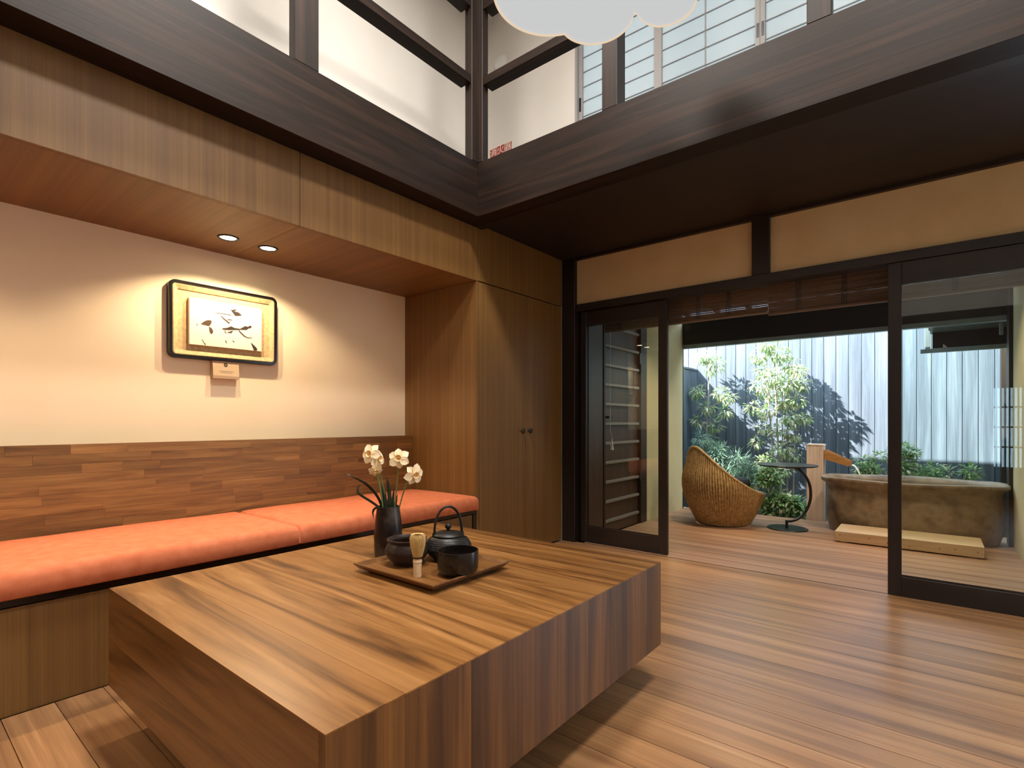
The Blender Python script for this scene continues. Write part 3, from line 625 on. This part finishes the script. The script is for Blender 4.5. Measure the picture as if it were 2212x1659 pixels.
# ------------------------------------------------------------------ cloud pendant
ZP = 2.75; CI = [(-1.2068, 1.7631, .2447), (-1.1391, 1.9969, .160), (-.8702, 2.1229, .1204), (-.955, 1.83, .25), (-1.16, 1.58, .18), (-.92, 1.60, .17), (-.74, 1.78, .16)]
c0 = Vector((-.985, 1.86))
out = []
for k in range(360):
    a = 2*PI*k/360; d = Vector((math.cos(a), math.sin(a))); best = 0
    for x, y, r in CI:
        o = Vector((x, y)) - c0; b_ = d.dot(o); q = b_*b_ - o.length_squared + r*r
        if q > 0: best = max(best, b_ + math.sqrt(q))
    out.append(c0 + d*best)
pd = thing('cloud_pendant', (c0.x, c0.y, ZP), 'white cloud-shaped pendant lamp glowing above the room', 'lamp')
def ins(p, s): return c0 + (p - c0)*s
bm = bmesh.new(); bm.faces.new([bm.verts.new((*ins(p, .985), ZP + .006)) for p in out]); mk('diffuser', bm, 'pendant_glow', pd)
bm = bmesh.new(); lp = [[bm.verts.new((*ins(p, s), z)) for p in out] for s, z in ((.985, ZP + .008), (.985, ZP), (1, ZP), (1, ZP + .13), (.9, ZP + .17))]
for A, B_ in zip(lp, lp[1:]):
    for k in range(360): bm.faces.new((A[k], A[(k+1) % 360], B_[(k+1) % 360], B_[k]))
bm.faces.new(lp[-1]); mk('shell', bm, 'pendant_shell', pd, 40)
mk('cord', tube(bmesh.new(), [(c0.x, c0.y, ZP + .16), (c0.x, c0.y, ZU)], .003, 8), 'white_plastic', pd)
# ------------------------------------------------------------------ veranda
XL = -2.25
struct('wall_veranda_left', bx(XL - .1, XL, 4.94, 5.93, -.1, 2.3), 'plaster_garden', 'cream plaster wall beside the wicker chair')
struct('wall_veranda_dark', bx(XL - .1, XL, YG + .09, 4.07, -.1, 2.3), 'panel_door', 'dark wooden wall behind the narrow glass door')
struct('wall_veranda_over', bx(XL - .1, XL, 4.07, 4.94, 1.98, 2.3), 'plaster_garden')
dr = tag(thing('door_3', (XL, 4.5, 0)), 'dark wooden veranda door with horizontal battens', None, None, 'structure')
mk('jamb', bx(XL - .05, XL + .012, 4.805, 4.94, 0, 1.98, bev=.002), 'dark_z', dr); mk('jamb', bx(XL - .05, XL + .008, 4.07, 4.10, 0, 1.98), 'dark_z', dr); mk('head', bx(XL - .05, XL + .01, 4.10, 4.805, 1.93, 1.98), 'dark_x', dr)
mk('door_panel', bx(XL - .04, XL - .022, 4.10, 4.80, .003, 1.93), 'panel_door', dr)
for i in range(10):
    z = 1.677 - i*.1737
    mk('batten', bx(XL - .022, XL + .004, 4.105, 4.78, z - .012, z + .012, bev=.002), 'batten_lit', dr)
mk('batten', bx(XL - .022, XL + .004, 4.105, 4.78, 1.84, 1.864, bev=.002), 'batten_lit', dr)
mk('hinge', bx(XL + .004, XL + .016, 4.775, 4.80, .42, .52), 'black_metal', dr); mk('hinge', bx(XL + .004, XL + .016, 4.775, 4.80, 1.57, 1.67), 'black_metal', dr)
bm = bx(XL - .002, XL + .02, 4.118, 4.14, 1.03, 1.05); box(bm, XL + .02, XL + .03, 4.118, 4.20, 1.03, 1.05); mk('handle', bm, 'black_metal', dr)
struct('wall_veranda_backing', bx(XL - .2, XL - .1, YG + .05, 5.93, -.3, 2.5), 'plaster_white')
for x, lab in ((-1.35, 'small added veranda downlight on the wicker chair side'), (-.1, 'small added veranda downlight on the bathtub side')):  # unseen lamps added to brighten deck, chair and tub
    t = thing('added_veranda_downlight', (x, 4.75, 2.33), lab, 'downlight', 'added downlights under the veranda roof')
    mk('housing', lathe(bmesh.new(), [(.05, 0), (.055, .003), (.055, .16), (0, .16)], (x, 4.75, 2.33), 28), 'black_metal', t, 40)
    ld = bpy.data.lights.new('added_veranda_lamp', 'SPOT'); ld.spot_size = math.radians(118); ld.spot_blend = .6; ld.shadow_soft_size = .045; ld.energy = VER_FILL_W; ld.color = (1, .82, .6)
    lo = bpy.data.objects.new('added_veranda_lamp', ld); COL.objects.link(lo); lo.parent = t; lo.location = (0, 0, -.003)
XRV = .50
struct('wall_veranda_right', bx(XRV, XRV + .1, YG + .09, 5.76, -.1, 2.3), 'plaster_garden', 'cream plaster wall beside the bathtub')
trim(bx(.475, .60, 5.76, 5.92, -.1, 2.14), 'dark_z', 'dark post at the garden end of the veranda wall')
struct('wall_garden_right', bx(.56, .66, 6.0, 7.12, -.3, 2.3), 'plaster_garden', 'pale plaster garden wall beyond the bathtub')
trim(bx(.52, .56, 6.93, 7.08, -.3, 2.3), 'dark_z')
# outer beam, frame, roof
trim(bx(-2.35, .6, 5.93, 6.03, 1.885, 2.145, bev=.003), 'dark_x', 'dark timber beam above the garden opening')
trim(bx(-2.30, .56, 5.94, 6.0, 1.842, 1.884), 'metal_grey', 'grey metal head track under the garden beam')
trim(bx(-2.315, -2.262, 5.932, 6.0, -.1, 1.885), 'dark_z', 'dark jamb of the garden opening beside the wall')
def slab(p0, p1, x0, x1, th): return prism(bmesh.new(), [p0, p1, (p1[0], p1[1] + th), (p0[0], p0[1] + th)], lambda p, s: Vector((x0 + (x1-x0)*s, p[0], p[1])))
rf = struct('ceiling_veranda', slab((YG + .05, 2.62), (5.95, 2.253), -2.9, .8, .03), 'metal_grey', 'sloping veranda roof boards above the garden beam')
for i in range(9):
    x = -2.2 + i*.33; mk('rafter', slab((YG + .09, 2.55), (5.93, 2.19), x, x + .045, .062), 'dark_x', rf)
# bamboo blinds
def blind(x0, x1, zb, label, cords):
    t = thing('bamboo_blind', ((x0+x1)/2, 3.93, zb), label, 'blind', 'rolled bamboo blinds behind the doors')
    bm = bmesh.new(); z = zb; k = 0
    while z < 2.0:
        y = 3.93 + (.003 if k % 2 else 0) + random.uniform(-.001, .001); tube(bm, [(x0, y, z), (x1, y, z + random.uniform(-.001, .001))], .0034, 6); z += .0062; k += 1
    tag(mk('slats', bm, 'blind_slat', t, 60), kind='stuff')
    mk('bottom_bar', bx(x0, x1, 3.915, 3.945, zb - .018, zb - .004, bev=.003), 'blind_slat', t)
    mk('head_rail', bx(x0, x1, 3.915, 3.96, 2.0, 2.03), 'dark_x', t)
    for x in cords:
        bm = bmesh.new(); z = zb
        while z < 2.0:
            for dx in (-.012, 0, .012): tube(bm, [(x + dx + random.uniform(-.002, .002), 3.9255, z), (x + dx + random.uniform(-.003, .003), 3.9245, z + .009)], .0024, 5)
            z += .0105
        tag(mk('woven_cord', bm, 'bead_dark', t), kind='stuff')
    return t
b1 = blind(-2.16, -.8885, 1.768, 'brown bamboo blind gathered up, on the side of the panelled door', (-2.02, -1.61, -1.37, -1.15))
b2_ = blind(-.8875, .45, 1.752, 'brown bamboo blind gathered up, in front of the bathtub', (-.70, -.44, .1))
bm = tube(bmesh.new(), [(-2.10, 3.92, 1.76), (-2.103, 3.92, 1.3), (-2.10, 3.92, .93), (-2.085, 3.92, .86)], .0016, 6); mk('pull_string', bm, 'white_plastic', b1)
bm = bmesh.new()
for k in range(14): tube(bm, [(-2.085, 3.92, .865), (-2.085 + random.uniform(-.012, .012), 3.92 + random.uniform(-.01, .01), .80), (-2.085 + random.uniform(-.014, .014), 3.92 + random.uniform(-.01, .01), .765)], .0016, 4)
mk('tassel', bm, 'white_plastic', b1)
# ------------------------------------------------------------------ wicker chair
cc = Vector((-1.612, 5.325, 0)); fdir = (RT*.97 + FW*.24).normalized(); sdir = Vector((-fdir.y, fdir.x, 0))
ch = thing('wicker_chair', cc, 'round woven rattan tub chair with sloping back by the garden', 'chair')
NC, NR = 384, 26
def chair_pt(th, v, inset=0):
    c, s = math.cos(th), math.sin(th); f = (1 - c)/2             # f: 0 front .. 1 back
    zr = .285 + .455 * f**2.25
    z = zr * v
    prof = .78 + .62*math.sin(PI*min(1, (z + .05)/.62)*.62) - .40*max(0, (z - .28)/.5)**1.6 - .05*max(0, z - .2)
    a, b_ = .287*prof, .275*prof
    x = a*c - .0 - .02*f*(z/.79)**2; y = b_*s
    x -= .035*max(0, (z - .3)/.49)**1.3
    k = 1 - inset / .33
    return cc + fdir*(x*k) + sdir*(y*k) + UP*(z + .012)
bm = bmesh.new(); G = []
for j in range(NR + 1):
    row = []
    for i in range(NC):
        th = 2*PI*i/NC; row.append(bm.verts.new(chair_pt(th, j/NR, (.0065, .001, -.002, .001)[i % 4])))
    G.append(row)
for j in range(NR):
    for i in range(NC): bm.faces.new((G[j][i], G[j][(i+1) % NC], G[j+1][(i+1) % NC], G[j+1][i]))
mk('woven_shell', bm, 'wicker', ch, 80)
bm = bmesh.new(); G = []
for j in range(NR + 1):
    row = []
    for i in range(96):
        th = 2*PI*i/96; p = chair_pt(th, j/NR, .022 + (.002 if i % 2 else 0)); row.append(bm.verts.new(p))
    G.append(row)
for j in range(6, NR):
    for i in range(96): bm.faces.new((G[j][i], G[j+1][i], G[j+1][(i+1) % 96], G[j][(i+1) % 96]))
for j in range(6):
    for v in G[j]: bm.verts.remove(v)
mk('inner_shell', bm, 'wicker', ch, 80)
rp = [chair_pt(2*PI*i/120, 1, .010) for i in range(121)]
mk('rim_braid', tube(bmesh.new(), rp, [.015 + (.002 if i % 2 else 0) for i in range(121)], 10, cap=False), 'wicker', ch, 60)
bm = bmesh.new(); rg = [[bm.verts.new(chair_pt(2*PI*i/64, 0, .02) + UP*z) for i in range(64)] for z in (-.012, .012)]
for i in range(64): bm.faces.new((rg[0][i], rg[0][(i+1) % 64], rg[1][(i+1) % 64], rg[1][i]))
bm.faces.new(rg[1]); bm.faces.new(rg[0][::-1]); mk('base_ring', bm, 'black_metal', ch)
bm = bmesh.new(); prof = [(.0, .345), (.18, .345), (.21, .357), (.218, .395), (.208, .435), (.175, .450), (0, .458)]
lathe(bm, prof, (0, 0, 0), 40, 1, .95); bmesh.ops.transform(bm, verts=bm.verts, matrix=Matrix.Translation(cc + fdir*.045) @ Matrix.Rotation(math.atan2(fdir.y, fdir.x), 4, 'Z'))
tag(mk('seat_cushion', bm, 'fabric_dark', smooth=60), 'dark grey round cushion in the wicker chair', 'cushion')
# ------------------------------------------------------------------ C-shaped side table
sc = Vector((-1.06, 5.42, 0))
st = thing('side_table', sc, 'black round side table with curved C-shaped leg next to the chair', 'table')
mk('base_plate', lathe(bmesh.new(), [(0, 0), (.172, 0), (.174, .004), (.170, .009), (0, .009)], sc, 48), 'black_metal', st, 30)
mk('table_top', lathe(bmesh.new(), [(0, .585), (.24, .585), (.253, .590), (.254, .597), (.250, .601), (0, .601)], sc, 56), 'black_metal', st, 30)
arc = [sc + RT*(-.005) + UP*.009, sc + RT*(-.005) + UP*.07]
mk('stem', tube(bmesh.new(), arc, .012, 12), 'black_metal', st, 40)
ap = [sc - RT*.012 + UP*.07, sc + RT*.02 + UP*.071]
for i in range(21):
    a = math.radians(-84 + 168*i/20); ap.append(sc + RT*(.02 + .20*math.cos(a)*1.0) + UP*(.325 + .254*math.sin(a)))
ap += [sc + RT*.0 + UP*.577]
mk('curved_leg', tube(bmesh.new(), ap, .0125, 12, flat=1.0), 'black_metal', st, 60)
mk('mount', lathe(bmesh.new(), [(0, .565), (.03, .565), (.03, .586), (0, .586)], sc, 24), 'black_metal', st, 30)
# ------------------------------------------------------------------ bathtub, step, spout
tc = Vector((-.172, 5.78, 0))
tub = thing('bathtub', tc, 'large oval brown glazed ceramic bathtub on the veranda', 'bathtub')
def tub_ring(bm, ax, ay, z, n=96, wob=0):
    ring = []
    for k in range(n):
        a = 2*PI*k/n; u, v = math.cos(a), math.sin(a); u = math.copysign(abs(u)**(2/2.5), u); v = math.copysign(abs(v)**(2/2.5), v)
        w = 1 + wob*(math.sin(3*a + z*9) + .6*math.sin(7*a + 2))
        ring.append(bm.verts.new(tc + Vector((ax*u*w, ay*v*w, z + (.004*math.sin(5*a) if z > .44 else 0)))))
    return ring
bm = bmesh.new(); prof = [(.575, .272, 0), (.592, .285, .004), (.612, .305, .08), (.618, .318, .18), (.617, .325, .28), (.612, .328, .36), (.612, .330, .41), (.622, .340, .435), (.650, .366, .455), (.660, .375, .472), (.655, .371, .488), (.632, .349, .492), (.60, .318, .478), (.585, .303, .44), (.57, .29, .3), (.50, .23, .08), (.30, .12, .06)]
rg = [tub_ring(bm, a, b_, z, wob=.0035) for a, b_, z in prof]
for A, B_ in zip(rg, rg[1:]):
    for k in range(96): bm.faces.new((A[k], A[(k+1) % 96], B_[(k+1) % 96], B_[k]))
bm.faces.new(rg[0][::-1]); bm.faces.new(rg[-1]); mk('basin', bm, 'tub_clay', tub, 60)
bm = bmesh.new(); bm.faces.new(tub_ring(bm, .578, .297, .425)); tag(mk('bath_water', bm, 'water', loc=tc), 'clear still water filling the bathtub', 'water')
stp = thing('bath_step', (-.17, 5.25, 0), 'low pale wooden step in front of the bathtub', 'step')
mk('tread', bx(-.637, .292, 5.08, 5.47, .010, .092, bev=.003), 'hinoki', stp)
mk('runner', bx(-.60, -.55, 5.10, 5.45, 0, .011), 'hinoki', stp); mk('runner', bx(.20, .25, 5.10, 5.45, 0, .011), 'hinoki', stp)
for x, z in ((-.60, .062), (-.40, .058), (-.28, .04), (-.14, .035), (.04, .045), (.13, .05), (.255, .05)):
    b2 = lathe(bmesh.new(), [(0, 0), (.006, 0), (.006, .001), (0, .001)], (0, 0, 0), 10); bmesh.ops.transform(b2, verts=b2.verts, matrix=Matrix.Translation((x, 5.0805, z)) @ Matrix.Rotation(PI/2, 4, 'X')); mk('peg', b2, 'spout_wood', stp)
pdl = thing('spout_post', (-.94, 6.15, 0), 'pale square wooden post with water spout beside the bathtub', 'fountain')
mk('post', bx(-1.007, -.86, 6.06, 6.215, -.25, .755, bev=.002), 'hinoki_z', pdl)
mk('cap', bx(-1.012, -.855, 6.055, 6.22, .755, .772, bev=.002), 'hinoki_z', pdl)
S0, S1 = Vector((-.865, 6.14, .675)), Vector((-.63, 6.10, .585))
dv = (S1 - S0).normalized(); sv = Vector((-dv.y, dv.x, 0)).normalized(); uv = sv.cross(-dv) if sv.cross(dv).z < 0 else sv.cross(dv)
if uv.z < 0: uv = -uv
spt = thing('t_sp', (0, 0, 0)); bpy.data.objects.remove(spt)
bm = bmesh.new()
def sbox(bm, s0, s1, u0, u1):
    vs = []
    for e, w in ((S0, 1.0), (S1, .62)):
        for s, u in ((s0, u0), (s1, u0), (s1, u1), (s0, u1)): vs.append(bm.verts.new(e + sv*(s*w) + uv*(u*w)))
    for f in ((0, 1, 2, 3), (7, 6, 5, 4), (0, 4, 5, 1), (1, 5, 6, 2), (2, 6, 7, 3), (3, 7, 4, 0)): bm.faces.new([vs[i] for i in f])
sbox(bm, -.05, .05, -.045, -.033); sbox(bm, -.05, -.038, -.033, .045); sbox(bm, .038, .05, -.033, .045)
mk('spout', bm, 'spout_wood', pdl)
bm = bmesh.new(); pts = []; W_ = []
for i in range(15):
    t = i/14; pts.append(S1 + Vector((.015 + .085*t, -.012*t, -.012 - .155*t*t - .012*t))); W_.append(.020 - .006*t)
n = 16
rings = [[bm.verts.new(p + sv*(math.cos(2*PI*k/n)*w*(1 + .12*math.sin(5*k + i))) + uv*(math.sin(2*PI*k/n)*.009)) for k in range(n)] for i, (p, w) in enumerate(zip(pts, W_))]
for A, B_ in zip(rings, rings[1:]):
    for k in range(n): bm.faces.new((A[k], A[(k+1) % n], B_[(k+1) % n], B_[k]))
base('falling_water', .15, '#f4f8fa'); MAT['falling_water'].node_tree.nodes['Principled BSDF'].inputs['Transmission Weight'].default_value = .15
tag(mk('water_stream', bm, 'falling_water', smooth=60), 'stream of water falling from the wooden spout', 'water')
# ------------------------------------------------------------------ garden: ground, fences, canopy
struct('ground_garden', bx(-3.2, 1.2, 6.2, 7.3, -.45, -.12), 'soil', 'dark garden soil under the shrubs')
YFN, BW = 7.1, .1238; xs0 = -1.3727 - 11*BW
fn = thing('board_fence', (-.95, YFN, -.2), 'tall weathered grey fence of vertical boards behind the garden', 'fence')
f0 = None
for i in range(28):
    x = xs0 + i*BW
    if f0 is None: f0 = mk('board', bx(x + .0022, x + BW - .0022, YFN, YFN + .018, -.2, 2.75, bev=.002), 'fence_wood', fn)
    else:
        o = f0.copy(); COL.objects.link(o); o.location = (i*BW, random.uniform(0, .002), 0)
mk('backing', bx(xs0, xs0 + 28*BW, YFN + .019, YFN + .05, -.2, 2.74), 'dark_z', fn)
sf = thing('side_fence', (-2.53, 6.5, -.2), 'short grey board fence at a right angle to the tall fence', 'fence')
g0 = None
for i in range(8):
    y = 6.06 + i*.129
    if g0 is None: g0 = mk('board', bx(-2.52, -2.50, y, y + .126, -.2, 1.685, bev=.002), 'fence_wood', sf)
    else:
        o = g0.copy(); COL.objects.link(o); o.location = (0, i*.129, 0)
mk('cap_board', bx(-2.545, -2.485, 6.04, 7.095, 1.686, 1.712, bev=.002), 'fence_wood', sf)
mk('backing', bx(-2.55, -2.521, 6.06, 7.09, -.2, 1.68), 'dark_z', sf)
oc = at(1475, 989, 6.20); tag(mk('outlet_cover', bx(-2.499, -2.485, 6.27, 6.37, .62, .74, bev=.003), 'white_plastic'), 'small white outlet box on the short side fence', 'outlet')
cn = thing('garden_canopy', (.28, 6.35, 1.6), 'small dark canopy with metal rail hanging beside the garden wall', 'canopy')
pL, pR = at(1988, 759, 6.35), at(2158, 748, 6.35); zr = (pL.z + pR.z)/2
mk('front_rail', bx(pL.x, .555, 6.33, 6.37, zr - .022, zr + .018, bev=.002), 'metal_grey', cn)
mk('back_board', bx(pL.x + .09, .555, 6.42, 6.46, zr, zr + .30), 'dark_x', cn)
mk('top_board', slab((6.10, zr + .25), (6.46, zr + .17), pL.x + .06, .555, .02), 'metal_grey', cn)
mk('bracket', bx(pL.x + .035, pL.x + .075, 6.34, 6.40, zr + .018, zr + .25, bev=.002), 'metal_grey', cn); mk('bracket', bx(.46, .485, 6.30, 6.36, zr + .10, zr + .25, bev=.002), 'metal_grey', cn)
# ------------------------------------------------------------------ plants
def leaf(bm, p, d, up, L_, w):
    d = d.normalized(); s = d.cross(up); s = s.normalized() if s.length > 1e-4 else d.orthogonal().normalized(); u = s.cross(d)
    a = bm.verts.new(p); m1 = bm.verts.new(p + d*L_*.45 + s*w*.5 + u*.12*w); m2 = bm.verts.new(p + d*L_*.45 - s*w*.5 + u*.12*w); c = bm.verts.new(p + d*L_*.5 - u*.1*w); e = bm.verts.new(p + d*L_ - u*L_*.18)
    bm.faces.new((a, m1, c)); bm.faces.new((a, c, m2)); bm.faces.new((m1, e, c)); bm.faces.new((c, e, m2))
def rvec(): 
    while True:
        v = Vector((random.uniform(-1, 1), random.uniform(-1, 1), random.uniform(-1, 1)))
        if v.length < 1: return v
DENS = 2.0
def shrub(name, label, basep, stems, clusters, mat, ll, lw, droop=.35, cat='shrub', sr=.009, group=None):
    basep = Vector(basep); t = thing(name, basep, label, cat, group)
    sp_ = []
    for pts, r in stems:
        q = [Vector(p) for p in pts]; bm = bmesh.new(); nn = len(q); tube(bm, q, [r*(1 - .6*i/(nn-1)) for i in range(nn)], 7); mk('stem', bm, 'bark', t, 60); sp_ += [q[i].lerp(q[i+1], f/6) for i in range(nn-1) for f in range(7)]
    bf, bt = bmesh.new(), bmesh.new()
    for c, r, n in clusters:
        c = Vector(c); near = min(sp_, key=lambda s: (s - c - UP*(-.08)).length) if sp_ else basep
        mid = near.lerp(c, .5) + UP*.02; tube(bt, [near, mid, c], [.004, .003, .0015], 5)
        for _ in range(int(n*DENS)):
            o = rvec(); p = c + Vector((o.x*r, o.y*r*.8, o.z*r*.75)); d = o + Vector((random.uniform(-.5, .5), random.uniform(-.5, .5), random.uniform(-.3, .3) - droop)); 
            p.x = min(max(p.x, -2.42), .5); p.y = min(p.y, 7.03)
            leaf(bf, p, d, UP + rvec()*.5, ll*random.uniform(.6, 1.2), lw*random.uniform(.7, 1.2))
    if clusters:
        mk('twigs', bt, 'bark', t, 60); tag(mk('foliage', bf, mat, t), kind='stuff')
    else: bt.free(); bf.free()
    return t
YP = 6.80
def A(px, py, Y=YP): return at(px, py, Y)
cl = [((x, y), r, n) for x, y, r, n in [(1530, 770, .10, 55), (1550, 785, .09, 40), (1510, 775, .07, 30), (1535, 800, .07, 20), (1505, 845, .09, 45), (1490, 850, .05, 16), (1555, 850, .10, 45), (1575, 860, .06, 22), (1530, 880, .09, 45), (1565, 890, .08, 35), (1510, 910, .07, 22), (1490, 905, .04, 8), (1545, 920, .08, 40), (1530, 950, .09, 40), (1550, 965, .07, 30)]]
shrub('tall_shrub', 'slender single-stemmed shrub near the short side fence', A(1530, 1130), [([A(1528, 1130), A(1524, 1000), A(1530, 860), A(1532, 762)], .016)], [(A(*c), r, n) for c, r, n in cl], 'leaf_a', .085, .022)
random.seed(3)
cl = []
for x, y, r, n in [(1660, 745, .10, 60), (1640, 770, .09, 50), (1685, 765, .10, 60), (1705, 790, .10, 60), (1650, 800, .09, 50), (1725, 800, .07, 35), (1672, 815, .11, 60), (1640, 835, .10, 55), (1700, 830, .11, 70), (1735, 830, .07, 35), (1665, 850, .10, 55), (1625, 880, .07, 28), (1690, 870, .10, 55), (1720, 865, .09, 45), (1655, 890, .09, 45), (1705, 905, .10, 50), (1735, 905, .07, 35), (1650, 925, .07, 28), (1680, 930, .08, 36), (1710, 940, .08, 36), (1635, 955, .07, 26), (1690, 970, .09, 45), (1665, 990, .09, 45), (1715, 985, .07, 26), (1645, 1000, .08, 36), (1695, 1015, .07, 26)]: cl.append((A(x, y, YP + random.uniform(-.12, .1)), r, n))
shrub('tall_shrub', 'bushy multi-stemmed leafy shrub behind the round side table', A(1685, 1135), [([A(1672, 1135), A(1668, 960), A(1655, 800)], .014), ([A(1690, 1135), A(1680, 950), A(1672, 760)], .016), ([A(1702, 1135), A(1700, 950), A(1706, 780)], .013), ([A(1712, 1130), A(1716, 960), A(1722, 810)], .011), ([A(1680, 1130), A(1690, 1000), A(1690, 850)], .011)], cl, 'leaf_a', .075, .026)
for k, (px, py, n, lab) in enumerate([(1560, 985, 1, 'fine-leaved feathery shrub behind the back of the wicker chair'), (1602, 1005, 1, 'fine-leaved feathery shrub between wicker chair and side table'), (1520, 970, 1, 'fine-leaved feathery shrub in the corner by the short fence')]):
    cl = [(A(px + random.uniform(-20, 20), py + random.uniform(-22, 50), 6.54 + random.uniform(-.05, .05)), .085, 62) for _ in range(11)]
    shrub('feathery_shrub', lab, A(px, 1135, 6.54), [([A(px, 1135, 6.54), A(px + 4, 1060, 6.54), A(px, py, 6.54)], .009)], cl, 'leaf_c', .11, .009, .2)
for px, py, m, lab in [(1655, 1020, 'leaf_b', 'bright green low shrub beneath the bushy shrub'), (1622, 1068, 'leaf_b', 'broad-leaved low plant in front of the feathery shrub'), (1670, 1085, 'leaf_b', 'broad-leaved low plant at the deck edge behind the side table base'), (1715, 1085, 'leaf_b', 'broad-leaved low plant at the deck edge beside the spout post')]:
    cl = [(A(px + random.uniform(-19, 19), py + random.uniform(-18, 22), 6.33 + random.uniform(-.05, .05)), .06, 28) for _ in range(9)]
    shrub('low_plant', lab, A(px, 1140, 6.33), [([A(px, 1140, 6.33), A(px + 3, py, 6.33)], .006)], cl, m, .075, .034, .15, 'plant')
random.seed(11)
for px, py, w, lab in [(1885, 1000, 26, 'light green shrub against the fence just beside the water spout'), (1950, 985, 20, 'sparse small-leaved shrub behind the bathtub seen through the glass door'), (1990, 1018, 30, 'low leafy shrub peeking over the bathtub rim'), (2085, 1035, 45, 'low pale shrub along the fence behind the bathtub end')]:
    cl = [(A(px + random.uniform(-w, w), py + random.uniform(-18, 40), 6.72 + random.uniform(-.08, .08)), .07, 30) for _ in range(9)]
    shrub('small_shrub', lab, A(px, 1110, 6.72), [([A(px, 1110, 6.72), A(px - 4, 1050, 6.72), A(px + 3, py, 6.72)], .008)], cl, 'leaf_b', .055, .024, .1)
